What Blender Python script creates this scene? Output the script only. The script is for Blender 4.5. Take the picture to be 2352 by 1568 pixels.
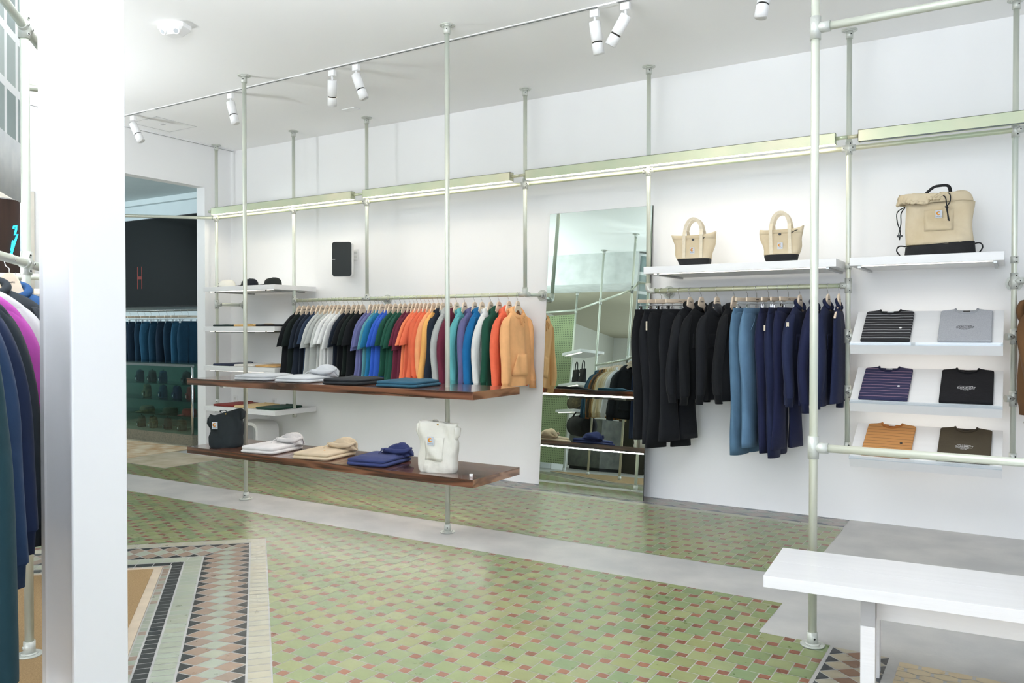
import bpy, math, random
from math import sin, cos, pi, radians, hypot, atan2
from mathutils import Vector, Matrix
for o in list(bpy.data.objects): bpy.data.objects.remove(o, do_unlink=True)
SC = bpy.context.scene
COL = SC.collection

# ------------------------------------------------------------ camera, world, light, exposure
F = 1866.0; YAW = radians(-31.7); PITCH = radians(.78); H = 1.4
cam = bpy.data.cameras.new('camera'); camo = bpy.data.objects.new('camera', cam); COL.objects.link(camo)
cam.sensor_width = 36; cam.lens = 36 * F / 2352; cam.clip_start = .05; cam.clip_end = 100
camo.location = (0, 0, H); camo.rotation_euler = (radians(90) - PITCH, 0, -YAW)
SC.camera = camo
SC.view_settings.view_transform = 'Standard'; SC.view_settings.look = 'None'
SC.view_settings.gamma = 1; SC.view_settings.use_curve_mapping = False
SC.view_settings.exposure = 0.08
W = bpy.data.worlds.new('daylight'); SC.world = W; W.use_nodes = True
W.node_tree.nodes['Background'].inputs[0].default_value = (.70, .84, 1, 1)
W.node_tree.nodes['Background'].inputs[1].default_value = .95

def area(name, loc, target, sx, sy, energy, color):
    l = bpy.data.lights.new(name, 'AREA'); l.shape = 'RECTANGLE'; l.size = sx; l.size_y = sy
    l.energy = energy; l.color = color
    o = bpy.data.objects.new(name, l); COL.objects.link(o); o.location = loc
    d = Vector(target) - Vector(loc); o.rotation_euler = d.to_track_quat('-Z', 'Y').to_euler()
    return o
# daylight entering the shop windows (placed in the window openings of the street front)
area('window_daylight', (-4.95, -4.40, 1.7), (-4.9, 0, 2.4), 3.0, 2.4, 60, (.97, .98, 1))
area('window_daylight', (-1.5, -4.40, 1.9), (-2.2, 0, 2.3), 2.7, 2.7, 130, (.84, .91, 1))
area('window_daylight', (2.0, -4.40, 1.9), (1.0, 0, 2.3), 2.7, 2.7, 60, (.86, .92, 1))
area('window_daylight', (3.40, .9, 1.8), (-1, 1.6, 2.6), 3.6, 2.6, 20, (.84, .9, 1))
area('back_room_fill', (-11.0, 4.4, 2.9), (-11.0, 6.8, 1.4), 1.6, .6, 75, (.85, .95, 1))  # unseen area light set to brighten the back room, which has no window

# ------------------------------------------------------------ pixel -> point helpers (2352x1568 frame)
_d = Vector((sin(YAW)*cos(PITCH), cos(YAW)*cos(PITCH), -sin(PITCH)))
_r = Vector((cos(YAW), -sin(YAW), 0)); _u = _r.cross(_d)
def ray(x, y): return _d*F + _r*(x-1176) - _u*(y-784)
def PZ(x, y, z):
    v = ray(x, y); t = (z-H)/v.z; return Vector((v.x*t, v.y*t, z))
def PY(x, y, Y):
    v = ray(x, y); t = Y/v.y; return Vector((v.x*t, Y, H+v.z*t))
def PX(x, y, X):
    v = ray(x, y); t = X/v.x; return Vector((X, v.y*t, H+v.z*t))

# ------------------------------------------------------------ materials
def lin(c):
    return tuple(((v/255/12.92) if v/255 <= .04045 else ((v/255+.055)/1.055)**2.4) for v in c)
def hexc(s): return tuple(int(s[i:i+2], 16) for i in (0, 2, 4))
_M = {}
def mat(name, c, rough=.6, metal=0, var=.06, scale=6, bump=0, bscale=40, coat=0, sheen=0, emit=0, stretch=(1,1,1), c2=None, spec=.5, wave=False):
    if name in _M: return _M[name]
    m = bpy.data.materials.new(name); m.use_nodes = True; nt = m.node_tree; N = nt.nodes; L = nt.links
    b = N['Principled BSDF']; b.inputs['Roughness'].default_value = rough; b.inputs['Metallic'].default_value = metal
    b.inputs['Specular IOR Level'].default_value = spec
    if coat: b.inputs['Coat Weight'].default_value = coat; b.inputs['Coat Roughness'].default_value = .06
    if sheen: b.inputs['Sheen Weight'].default_value = sheen; b.inputs['Sheen Roughness'].default_value = .5
    if isinstance(c, str): c = hexc(c)
    a = lin(c)
    if c2 is not None: d = lin(hexc(c2) if isinstance(c2, str) else c2)
    else: d = tuple(v*(1-var*2.2) for v in a); a = tuple(min(1, v*(1+var)) for v in a)
    tc = N.new('ShaderNodeTexCoord'); mp = N.new('ShaderNodeMapping'); mp.inputs['Scale'].default_value = stretch
    L.new(tc.outputs['Object'], mp.inputs[0])
    if wave:
        nz = N.new('ShaderNodeTexWave'); nz.inputs['Scale'].default_value = scale; nz.inputs['Distortion'].default_value = 7; nz.inputs['Detail'].default_value = 3
        nz.bands_direction = 'Z'; src = nz.outputs['Fac']
    else:
        nz = N.new('ShaderNodeTexNoise'); nz.inputs['Scale'].default_value = scale; nz.inputs['Detail'].default_value = 4; src = nz.outputs['Fac']
    L.new(mp.outputs[0], nz.inputs['Vector'])
    cr = N.new('ShaderNodeValToRGB'); cr.color_ramp.elements[0].position = .3; cr.color_ramp.elements[1].position = .7
    cr.color_ramp.elements[0].color = (*d, 1); cr.color_ramp.elements[1].color = (*a, 1)
    L.new(src, cr.inputs[0]); L.new(cr.outputs[0], b.inputs['Base Color'])
    if bump:
        n2 = N.new('ShaderNodeTexNoise'); n2.inputs['Scale'].default_value = bscale; n2.inputs['Detail'].default_value = 3
        L.new(mp.outputs[0], n2.inputs['Vector'])
        bp = N.new('ShaderNodeBump'); bp.inputs['Strength'].default_value = bump; bp.inputs['Distance'].default_value = .01
        L.new(n2.outputs['Fac'], bp.inputs['Height']); L.new(bp.outputs[0], b.inputs['Normal'])
    if emit:
        b.inputs['Emission Color'].default_value = (*a, 1); b.inputs['Emission Strength'].default_value = emit
    _M[name] = m; return m
def cloth(c, r=.9):
    return mat('cloth_'+c, c, rough=r, var=.05, scale=9, bump=.5, bscale=13, sheen=.04, spec=.22)

white_paint = mat('white_wall_paint', (248,248,248), rough=.55, var=.008, scale=.7, bump=.02, bscale=30)
ceil_paint = mat('ceiling_paint', (249,249,249), rough=.8, var=.008, scale=.5)
white_gloss = mat('white_lacquer', (240,240,240), rough=.35, var=.01, scale=3, bump=.03, bscale=14, stretch=(1,8,8))
bench_paint = mat('white_bench_paint', (232,231,231), rough=.28, var=.015, scale=3, bump=.08, bscale=12, stretch=(.6,9,9))
white_plastic = mat('white_plastic', (240,240,240), rough=.4, var=.01)
galv = mat('galvanised_pipe', (226,227,210), rough=.34, metal=.35, c2=(206,214,204), scale=2.2, stretch=(1,1,.8))
galv2 = mat('zinc_passivated_steel', (218,214,186), rough=.38, metal=.35, c2=(186,202,172), scale=1.8)
fitting = mat('cast_pipe_fitting', (206,209,202), rough=.45, metal=.35, var=.05, scale=20, bump=.15, bscale=90)
black_hole = mat('dark_socket', (25,25,22), rough=.6)
chrome = mat('chrome', (225,225,228), rough=.12, metal=1, var=.01)
steel = mat('brushed_steel', (170,172,170), rough=.3, metal=.9, var=.05, scale=30)
wood_h = mat('pale_hanger_wood', (238,218,194), rough=.5, var=.06, scale=5, stretch=(1,1,6))
led = mat('led_strip', (255,244,226), rough=.5, var=0.001, emit=13)
led_w = mat('under_shelf_led_strip', (255,246,232), rough=.5, var=.001, emit=4)
lamp_on = mat('lamp_lens', (255,238,205), rough=.4, var=.001, emit=9)
black_fabric = mat('black_canvas', (24,25,27), rough=.85, var=.1, scale=12, bump=.2, bscale=60)
black_plastic = mat('black_plastic', (20,21,22), rough=.4)
speaker_mesh = mat('speaker_grille_cloth', (44,50,51), rough=.8, var=.05, scale=200, bump=.2, bscale=400)
canvas = mat('natural_canvas', (218,204,176), rough=.85, c2=(202,184,150), scale=5, bump=.35, bscale=16)
canvas_w = mat('white_canvas', (238,236,226), rough=.85, c2=(224,222,212), scale=5, bump=.4, bscale=14)
dark_canvas = mat('dark_teal_canvas', (24,34,38), rough=.85, var=.1, scale=6, bump=.35, bscale=14)
patch_w = mat('pale_label_patch', (205,212,222), rough=.7, var=.02)
patch_o = mat('orange_label_mark', (214,140,50), rough=.6, var=.02)
ink = mat('dark_ink', (40,36,34), rough=.6)
ink_w = mat('white_ink', (240,240,240), rough=.6)
gold = mat('brass_snap', (200,165,90), rough=.3, metal=.9)
cord = mat('black_cord', (18,20,24), rough=.7)
glass_m = None
def mk_glass(name, tint, fac=.12):
    m = bpy.data.materials.new(name); m.use_nodes = True; N = m.node_tree.nodes; L = m.node_tree.links
    N.clear(); out = N.new('ShaderNodeOutputMaterial'); t = N.new('ShaderNodeBsdfTransparent'); g = N.new('ShaderNodeBsdfGlossy')
    g.inputs['Roughness'].default_value = .02; t.inputs[0].default_value = (*tint, 1)
    lw = N.new('ShaderNodeLayerWeight'); lw.inputs[0].default_value = .5; pw = N.new('ShaderNodeMath'); pw.operation = 'POWER'; pw.inputs[1].default_value = 5; L.new(lw.outputs['Facing'], pw.inputs[0])
    fr = N.new('ShaderNodeMath'); fr.operation = 'MULTIPLY_ADD'; fr.inputs[1].default_value = .9; fr.inputs[2].default_value = .04; L.new(pw.outputs[0], fr.inputs[0])
    mx = N.new('ShaderNodeMixShader'); L.new(fr.outputs[0], mx.inputs[0]); L.new(t.outputs[0], mx.inputs[1]); L.new(g.outputs[0], mx.inputs[2])
    L.new(mx.outputs[0], out.inputs[0]); return m
glass_m = mk_glass('green_tinted_glass', (.80, .93, .90))
acrylic = mk_glass('clear_acrylic', (.9, .93, .95))
mirror_m = mat('silvered_mirror', (208,221,216), rough=.0, metal=1, var=.0005)
def mk_walnut(name, c1, c2, c3, st):
    m = bpy.data.materials.new(name); m.use_nodes = True; nt = m.node_tree; N = nt.nodes; L = nt.links
    b = N['Principled BSDF']; b.inputs['Roughness'].default_value = .22; b.inputs['Coat Weight'].default_value = .7; b.inputs['Coat Roughness'].default_value = .04
    tc = N.new('ShaderNodeTexCoord'); mp = N.new('ShaderNodeMapping'); mp.inputs['Scale'].default_value = st; L.new(tc.outputs['Object'], mp.inputs[0])
    n = N.new('ShaderNodeTexNoise'); n.inputs['Scale'].default_value = 1.6; n.inputs['Detail'].default_value = 2; n.inputs['Distortion'].default_value = .6; L.new(mp.outputs[0], n.inputs['Vector'])
    mt = N.new('ShaderNodeMath'); mt.operation = 'MULTIPLY'; mt.inputs[1].default_value = 26; L.new(n.outputs['Fac'], mt.inputs[0])
    sn = N.new('ShaderNodeMath'); sn.operation = 'SINE'; L.new(mt.outputs[0], sn.inputs[0])
    ma = N.new('ShaderNodeMath'); ma.operation = 'MULTIPLY_ADD'; ma.inputs[1].default_value = .5; ma.inputs[2].default_value = .5; L.new(sn.outputs[0], ma.inputs[0])
    cr = N.new('ShaderNodeValToRGB'); e = cr.color_ramp.elements; e[0].color = (*lin(c1), 1); e[1].color = (*lin(c3), 1); e[0].position = .0; e[1].position = 1
    k = e.new(.45); k.color = (*lin(c2), 1); L.new(ma.outputs[0], cr.inputs[0]); L.new(cr.outputs[0], b.inputs['Base Color'])
    return m
walnut = mk_walnut('polished_walnut', (60,38,30), (96,61,46), (120,79,58), (.45, 4, 7))
walnut_end = mk_walnut('walnut_end_veneer', (112,76,52), (146,104,74), (160,118,86), (6, 1.2, 6))

# ------------------------------------------------------------ mesh builder
def sm(P, n=5):
    P = [Vector(p) for p in P]; out = []
    for i in range(len(P)-1):
        a = P[max(i-1, 0)]; b = P[i]; c = P[i+1]; d = P[min(i+2, len(P)-1)]
        for k in range(n):
            t = k/n; out.append(.5*((2*b)+(c-a)*t+(2*a-5*b+4*c-d)*t*t+(3*b-a-3*c+d)*t**3))
    out.append(P[-1]); return out
class MB:
    def __init__(s): s.v = []; s.f = []; s.sm = []; s.mi = []
    def add(s, vs, fs, smooth=False, mi=0):
        n = len(s.v); s.v += [tuple(v) for v in vs]
        for f in fs: s.f.append([n+i for i in f]); s.sm.append(smooth); s.mi.append(mi)
    def box(s, x0, x1, y0, y1, z0, z1, mi=0):
        v = [(x0,y0,z0),(x1,y0,z0),(x1,y1,z0),(x0,y1,z0),(x0,y0,z1),(x1,y0,z1),(x1,y1,z1),(x0,y1,z1)]
        s.add(v, [(0,3,2,1),(4,5,6,7),(0,1,5,4),(1,2,6,5),(2,3,7,6),(3,0,4,7)], False, mi); return s
    def hexa(s, v, mi=0):
        s.add(v, [(0,3,2,1),(4,5,6,7),(0,1,5,4),(1,2,6,5),(2,3,7,6),(3,0,4,7)], False, mi); return s
    def rings(s, R, cap0=True, cap1=True, mi=0, smooth=True, closed=True):
        n = len(R[0]); vs = [p for r in R for p in r]; fs = []
        for i in range(len(R)-1):
            for j in range(n if closed else n-1):
                a = i*n+j; b = i*n+(j+1) % n; fs.append((a, b, b+n, a+n))
        s.add(vs, fs, smooth, mi)
        base = len(s.v)-len(vs)
        if cap0: s.f.append([base+i for i in reversed(range(n))]); s.sm.append(False); s.mi.append(mi)
        if cap1: s.f.append([base+(len(R)-1)*n+i for i in range(n)]); s.sm.append(False); s.mi.append(mi)
        return s
    def tube(s, P, r, n=12, cap=True, mi=0, flat=1.0):
        P = [Vector(p) for p in P]; R = []; up = None
        for i, p in enumerate(P):
            t = (P[min(i+1, len(P)-1)] - P[max(i-1, 0)]).normalized()
            if up is None: up = Vector((0,0,1)) if abs(t.z) < .9 else Vector((1,0,0))
            a = t.cross(up).normalized(); b = a.cross(t).normalized(); up = b
            rr = r[i] if isinstance(r, (list, tuple)) else r
            R.append([p + a*rr*cos(2*pi*k/n) + b*rr*flat*sin(2*pi*k/n) for k in range(n)])
        return s.rings(R, cap, cap, mi)
    def cyl(s, p0, p1, r, n=20, mi=0, r1=None):
        return s.tube([p0, p1], [r, r if r1 is None else r1], n, True, mi)
    def prism(s, poly, fn0, fn1, mi=0):
        n = len(poly); a = [fn0(p) for p in poly]; b = [fn1(p) for p in poly]
        s.add(a+b, [list(reversed(range(n))), [n+i for i in range(n)]] + [(i, (i+1) % n, n+(i+1) % n, n+i) for i in range(n)], False, mi); return s
    def grid(s, fn, nu, nv, mi=0, smooth=True):
        vs = [fn(i/nu, j/nv) for i in range(nu+1) for j in range(nv+1)]
        fs = [(i*(nv+1)+j, (i+1)*(nv+1)+j, (i+1)*(nv+1)+j+1, i*(nv+1)+j+1) for i in range(nu) for j in range(nv)]
        s.add(vs, fs, smooth, mi); return s
    def build(s, name, m, parent=None, loc=None, bev=0, solid=0):
        me = bpy.data.meshes.new(name); me.from_pydata(s.v, [], s.f)
        for p, q, k in zip(me.polygons, s.sm, s.mi): p.use_smooth = q; p.material_index = k
        for x in (m if isinstance(m, (list, tuple)) else [m]): me.materials.append(x)
        me.update(); o = bpy.data.objects.new(name, me); COL.objects.link(o)
        if loc is not None: o.location = loc
        if parent is not None: o.parent = parent
        if bev:
            b = o.modifiers.new('bevel', 'BEVEL'); b.width = bev; b.segments = 2; b.limit_method = 'ANGLE'
        if solid:
            b = o.modifiers.new('solid', 'SOLIDIFY'); b.thickness = solid; b.offset = 0
        return o
def tag(o, label, cat, group=None, kind=None):
    o['label'] = label; o['category'] = cat
    if group: o['group'] = group
    if kind: o['kind'] = kind
    return o
def thing(name, label, cat, loc=(0,0,0), rz=0, group=None):
    o = bpy.data.objects.new(name, None); COL.objects.link(o); o.location = loc; o.rotation_euler = (0,0,rz)
    o.empty_display_size = .05
    return tag(o, label, cat, group)
def struct(name, mb, m, label=None, **k):
    o = mb.build(name, m, **k); o['kind'] = 'structure'
    if label: o['label'] = label; o['category'] = 'structure'
    return o
def ordn(i): return ['first','second','third','fourth','fifth','sixth','seventh','eighth','ninth','tenth','eleventh','twelfth'][i]
_TX = {}
def text_mesh(txt, size, m, parent, M, name='lettering', ext=.0006):
    key = (txt, size, ext)
    if key not in _TX:
        cu = bpy.data.curves.new('txt', 'FONT'); cu.body = txt; cu.size = size; cu.align_x = 'CENTER'; cu.align_y = 'CENTER'; cu.extrude = ext
        cu.resolution_u = 2
        t = bpy.data.objects.new('txt', cu); COL.objects.link(t)
        dg = bpy.context.evaluated_depsgraph_get(); dg.update()
        me = bpy.data.meshes.new_from_object(t.evaluated_get(dg)); bpy.data.objects.remove(t, do_unlink=True)
        me.materials.clear(); me.materials.append(m); _TX[key] = me
    o = bpy.data.objects.new(name, _TX[key]); COL.objects.link(o); o.parent = parent; o.matrix_local = M
    if m is not _TX[key].materials[0]:
        o.data = _TX[key].copy(); o.data.materials[0] = m
    return o

# ------------------------------------------------------------ the room
CZ = 3.5; WY = 6.41; WX = -7.85
struct('wall_right', MB().box(WX, 3.6, WY, WY+.15, -.1, CZ+.1), white_paint)
struct('ceiling', MB().box(-8.0, 3.6, -4.6, WY+.15, CZ, CZ+.12), ceil_paint)
wb = MB().box(WX-.14, WX, 6.05, WY+.15, -.1, CZ+.1).box(WX-.14, WX, 4.2, 6.05, 3.03, CZ+.1)
wb.box(WX-.14, WX, 3.15, 4.2, 2.61, CZ+.1).box(WX-.14, WX, 4.05, 4.2, -.1, 2.61)
struct('wall_back', wb, white_paint)
struct('wall_entrance', MB().box(WX-.14, WX, -4.6, 3.15, -.1, CZ+.1), mat('warm_grey_paint', (206,205,194), rough=.6, var=.01))
struct('ceiling_entrance', MB().box(-7.85, -3.9, -4.45, .55, 3.0, 3.06), mat('beige_ceiling_paint', (196,190,168), rough=.7, var=.01))
struct('trim_1', MB().box(WX, WX+.012, 3.05, 3.15, 0, 2.70).box(WX, WX+.012, 4.05, 4.15, 0, 2.70).box(WX, WX+.012, 3.1501, 4.0499, 2.61, 2.70), mat('cream_door_frame', (228,222,210), rough=.5))
door = struct('door_1', MB().box(WX-.1, WX-.05, 3.15, 4.05, .0, 2.61), mat('dark_brown_wood_door', (58,38,30), rough=.35, c2=(44,28,22), scale=3, stretch=(10,10,.6)))
MB().cyl((WX-.05, 3.98, 1.05), (WX+.0, 3.98, 1.05), .012).cyl((WX+.0, 3.99, 1.05), (WX+.0, 3.88, 1.05), .01).build('door_handle', steel, door)
# street front (behind the camera) with window openings
wf = MB()
def wallY(mb, x0, x1, y0, y1, ops):
    xs = x0
    for a, b, z0, z1 in ops:
        mb.box(xs, a, y0, y1, -.1, CZ+.1); mb.box(a, b, y0, y1, -.1, z0); mb.box(a, b, y0, y1, z1, CZ+.1); xs = b
    mb.box(xs, x1, y0, y1, -.1, CZ+.1)
wallY(wf, -8.0, 3.6, -4.6, -4.45, [(-6.5, -3.4, .45, 2.95), (-2.9, -.1, .45, 3.3), (.6, 3.4, .45, 3.3)])
struct('wall_front', wf, white_paint)
wl = MB().box(3.45, 3.6, -4.45, -1.0, -.1, CZ+.1).box(3.45, 3.6, 2.8, WY, -.1, CZ+.1).box(3.45, 3.6, -1.0, 2.8, -.1, .4).box(3.45, 3.6, -1.0, 2.8, 3.2, CZ+.1)
struct('wall_left', wl, white_paint)
fr_m = mat('window_frame_paint', (225,225,225), rough=.4)
for i, (a, b) in enumerate(((-2.9, -.1), (.6, 3.4), (-6.5, -3.4))):
    m = MB().box(a, b, -4.53, -4.49, .45, .51).box(a, b, -4.53, -4.49, 3.24, 3.3)
    n = 3 if i == 0 else 2
    for k in range(n+1):
        x = a+(b-a)*k/n; m.box(max(a, x-.03), min(b, x+.03), -4.53, -4.49, .45, 3.3)
    struct('window_%d' % (i+1), m, fr_m)
m = MB().box(3.5, 3.54, -1.0, 2.8, .4, .46).box(3.5, 3.54, -1, 2.8, 3.14, 3.2)
for k in range(4): y = -1+3.8*k/3; m.box(3.5, 3.54, max(-1, y-.03), min(2.8, y+.03), .4, 3.2)
struct('window_4', m, fr_m)
# bulkhead over the entrance, left of the camera (seen only in the mirror)
struct('trim_2', MB().box(-7.85, -3.9, .55, 1.15, 3.0, CZ), mat('soffit_paint', (224,228,226), rough=.7))
# back room seen through the opening
br = mat('pale_blue_paint', (214,226,228), rough=.6, var=.01)
struct('wall_back_room', MB().box(-13.2, WX-.14, 7.5, 7.65, -.1, 3.6).box(-13.2, -13.05, 3.2, 7.5, -.1, 3.6).box(-13.2, WX-.14, 3.05, 3.2, -.1, 3.6).box(WX-.14, WX, WY+.15, 7.65, -.1, 3.6), br)
struct('ceiling_back_room', MB().box(-13.2, WX-.14, 3.05, 7.65, 3.35, 3.45), br)
struct('trim_3', MB().box(-13.05, WX-.14, 7.42, 7.5, 3.27, 3.35).box(-8.35, WX-.14, 3.2, 7.42, 3.22, 3.35), br)

# ------------------------------------------------------------ floor: concrete screed + laid tiles
def clip(poly, n, c):          # keep p.n <= c
    out = []
    for i in range(len(poly)):
        p, q = poly[i], poly[(i+1) % len(poly)]
        a = p[0]*n[0]+p[1]*n[1]-c; b = q[0]*n[0]+q[1]*n[1]-c
        if a <= 0: out.append(p)
        if a*b < 0:
            t = a/(a-b); out.append((p[0]+(q[0]-p[0])*t, p[1]+(q[1]-p[1])*t))
    return out
def clipall(poly, hs):
    for n, c in hs:
        if len(poly) < 3: return []
        poly = clip(poly, n, c)
    return poly if len(poly) >= 3 else []
def rect(x0, x1, y0, y1): return [((1,0), x1), ((-1,0), -x0), ((0,1), y1), ((0,-1), -y0)]
tiles = []; tcol = []
rng = random.Random(5)
def put(poly, c, var=.10, z=.0):
    if len(poly) < 3: return
    k = 1+rng.uniform(-var, var); base = lin(c); h = rng.uniform(-var, var)*.5
    tiles.append(poly); tcol.append((base[0]*k*(1+h), base[1]*k, base[2]*k*(1-h)))
P0 = (-4.278, 3.768)
e1 = (.757, -.654); n1 = (-.654, -.757); e2 = (-.724, -.690); n2 = (.690, -.724)
def hp(n, sgn, d):             # sgn*((p-P0).n - d) <= 0
    c = P0[0]*n[0]+P0[1]*n[1]+d
    return ((n[0]*sgn, n[1]*sgn), c*sgn)
GX, GY, BX, BY = .1035, .093, .050, .044
GR = .0045
greens = [(128,139,95), (134,142,95), (122,136,96), (137,143,101), (119,134,94), (132,137,92)]
browns = [(128,84,64), (122,80,61), (134,90,68)]
def pin(regs):
    ox, oy = -1.57, 3.393      # a small brown tile is centred here
    for i in range(-90, 90):
        for j in range(-90, 90):
            x = ox + i*BX + j*GX; y = oy + i*GY - j*BY
            if not (-8.4 < x < .2 and .8 < y < 6.3): continue
            g = GR*.5
            sm = [(x-BX/2+g, y-BY/2+g), (x+BX/2-g, y-BY/2+g), (x+BX/2-g, y+BY/2-g), (x-BX/2+g, y+BY/2-g)]
            bx, by = x-BX/2, y-BY/2-GY
            bg = [(bx+g, by+g), (bx+GX-g, by+g), (bx+GX-g, by+GY-g), (bx+g, by+GY-g)]
            cg = rng.choice(greens); cb = rng.choice(browns)
            for hs in regs:
                a = clipall(sm, hs); b = clipall(bg, hs)
                if a: put(a, cb, .06)
                if b: put(b, cg, .05)
pin([rect(-7.32, -1.012, 4.768, 6.075),
     rect(-8.2, -1.0, 3.80, 4.262),
     rect(-9, -.685, .9, 3.80) + [hp(n1, 1, -.004)],
     rect(-8.6, 5, .9, 3.80) + [hp(n2, 1, -.004), hp(n1, -1, 0.0)],
     rect(-8.2, -7.32, 4.768, 5.15)])
pale = (160,166,148); tan_ = (146,126,109); blk = (44,46,44); stone = (174,170,150)
def band_rows(o, e, n, umax, hs, d0, d1, L, cols, var=.06, u0=-.7):
    u = u0; k = 0
    while u < umax:
        q = [(u+.003, d0+.003), (u+L-.003, d0+.003), (u+L-.003, d1-.003), (u+.003, d1-.003)]
        p = [(o[0]+a*e[0]+b*n[0], o[1]+a*e[1]+b*n[1]) for a, b in q]
        p = clipall(p, hs)
        if p: put(p, cols[k % len(cols)] if len(cols) < 3 else rng.choice(cols), var)
        u += L; k += 1
def band_diamond(o, e, n, umax, hs, d0, d1, pit, u0=-.7, c_out=tan_, c_mid=pale, c_edge=blk):
    Wd = d1-d0; hs = hs
    def D(u, d): return (o[0]+u*e[0]+d*n[0], o[1]+u*e[1]+d*n[1])
    k = 0; s = .93
    while u0+k*pit < umax:
        u = u0+k*pit
        for cd, cu, c in ((d0+Wd/4, u, c_out), (d0+3*Wd/4, u, c_out), (d0+Wd/2, u+pit/2, c_mid)):
            p = [D(cu-pit/2*s, cd), D(cu, cd-Wd/4*s), D(cu+pit/2*s, cd), D(cu, cd+Wd/4*s)]
            p = clipall(p, hs)
            if p: put(p, c, .08)
        for dd, sg in ((d0, 1), (d1, -1)):
            p = [D(u+.06*pit, dd+sg*.003), D(u+pit*.94, dd+sg*.003), D(u+pit/2, dd+sg*Wd/4*.9)]
            p = clipall(p, hs)
            if p: put(p, c_edge, .1)
        k += 1
bis1 = [((n1[0]-n2[0], n1[1]-n2[1]), P0[0]*(n1[0]-n2[0])+P0[1]*(n1[1]-n2[1]))]
bis2 = [((n2[0]-n1[0], n2[1]-n1[1]), P0[0]*(n2[0]-n1[0])+P0[1]*(n2[1]-n1[1]))]
for (e, n, bs, um) in ((e1, n1, bis1, 3.6), (e2, n2, bis2, 3.0)):
    band_rows(P0, e, n, um, bs, 0, .096, .068 if e is e1 else .135, [stone])
    band_diamond(P0, e, n, um, bs, .10, .37, .105)
    band_rows(P0, e, n, um, bs, .374, .472, .062 if e is e1 else .14, [pale])
    band_rows(P0, e, n, um, bs, .476, .540, .055 if e is e1 else .10, [blk])
    band_rows(P0, e, n, um, bs, .543, .582, .05, [pale, tan_, (150,156,140)])
# border along the long wall and the band at the right
band_rows((0, 6.14), (-1, 0), (0, -1), 7.3, rect(-7.32, -1.02, 5, 6.14), 0, .062, .14, [(160,164,138)], u0=.9)
band_diamond((0, 6.40), (-1, 0), (0, -1), 7.3, rect(-7.32, -1.02, 6.1, 6.4), .0, .255, .19, u0=.9, c_out=(140,128,120), c_mid=(128,134,122), c_edge=(70,78,84))
band_diamond((-.672, 3.79), (0, -1), (1, 0), 2.6, rect(-.672, -.44, .9, 3.79), 0, .232, .10, u0=-.1, c_out=(168,160,138), c_mid=(124,92,68), c_edge=(52,56,58))
# cream hexagons at the lower right
for i in range(-2, 14):
    for j in range(-2, 40):
        cx = -.37+i*.098; cy = 3.74-j*.085*.62+(.0 if True else 0); cx += .049*(j % 2)
        hx = [(cx+.052*cos(pi/6+k*pi/3)*.95, cy+.0335*sin(pi/6+k*pi/3)*1.0) for k in range(6)]
        p = clipall(hx, rect(-.40, .8, 1.5, 3.765))
        if p: put(p, (200,182,146), .05)
fm = MB().box(-8.2, 3.6, -4.6, WY+.15, -.12, 0)
zt = .0009
for p in tiles: fm.add([(x, y, zt) for x, y in p], [list(range(len(p)))] if True else [], False, 1)
# tile polygons face up
def mk_tile():
    m = bpy.data.materials.new('glazed_floor_tile'); m.use_nodes = True; N = m.node_tree.nodes; L = m.node_tree.links
    b = N['Principled BSDF']; b.inputs['Roughness'].default_value = .3
    at = N.new('ShaderNodeAttribute'); at.attribute_name = 'Col'
    tc = N.new('ShaderNodeTexCoord'); nz = N.new('ShaderNodeTexNoise'); nz.inputs['Scale'].default_value = 14; nz.inputs['Detail'].default_value = 6
    L.new(tc.outputs['Object'], nz.inputs['Vector'])
    mr = N.new('ShaderNodeMapRange'); mr.inputs[1].default_value = .3; mr.inputs[2].default_value = .7; mr.inputs[3].default_value = .92; mr.inputs[4].default_value = 1.05
    L.new(nz.outputs['Fac'], mr.inputs[0])
    mx = N.new('ShaderNodeVectorMath'); mx.operation = 'SCALE'; L.new(at.outputs['Color'], mx.inputs[0]); L.new(mr.outputs[0], mx.inputs['Scale'])
    L.new(mx.outputs[0], b.inputs['Base Color'])
    r2 = N.new('ShaderNodeMapRange'); r2.inputs[3].default_value = .2; r2.inputs[4].default_value = .42; L.new(nz.outputs['Fac'], r2.inputs[0]); L.new(r2.outputs[0], b.inputs['Roughness'])
    bp = N.new('ShaderNodeBump'); bp.inputs['Strength'].default_value = .12; bp.inputs['Distance'].default_value = .01
    L.new(nz.outputs['Fac'], bp.inputs['Height']); L.new(bp.outputs[0], b.inputs['Normal']); return m
concrete = mat('polished_concrete', (190,188,184), rough=.42, c2=(166,166,165), scale=3.5, bump=.1, bscale=60)
flo = struct('floor', fm, [concrete, mk_tile()])
ca = flo.data.color_attributes.new('Col', 'FLOAT_COLOR', 'CORNER')
li = 0; ti = -6
for p in flo.data.polygons:
    for k in p.loop_indices:
        ca.data[k].color = (*(tcol[ti] if ti >= 0 else (.4, .4, .4)), 1)
    ti += 1
# correct winding
import bmesh
bm = bmesh.new(); bm.from_mesh(flo.data)
bad = [f for f in bm.faces if f.material_index == 1 and f.normal.z < 0]
bmesh.ops.reverse_faces(bm, faces=bad); bm.to_mesh(flo.data); bm.free()
fb = struct('floor_back_room', MB().box(-13.2, -8.2, 3.05, 7.5, -.12, 0), mat('back_room_floor', (150,142,120), rough=.5, var=.1, scale=5))
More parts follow.
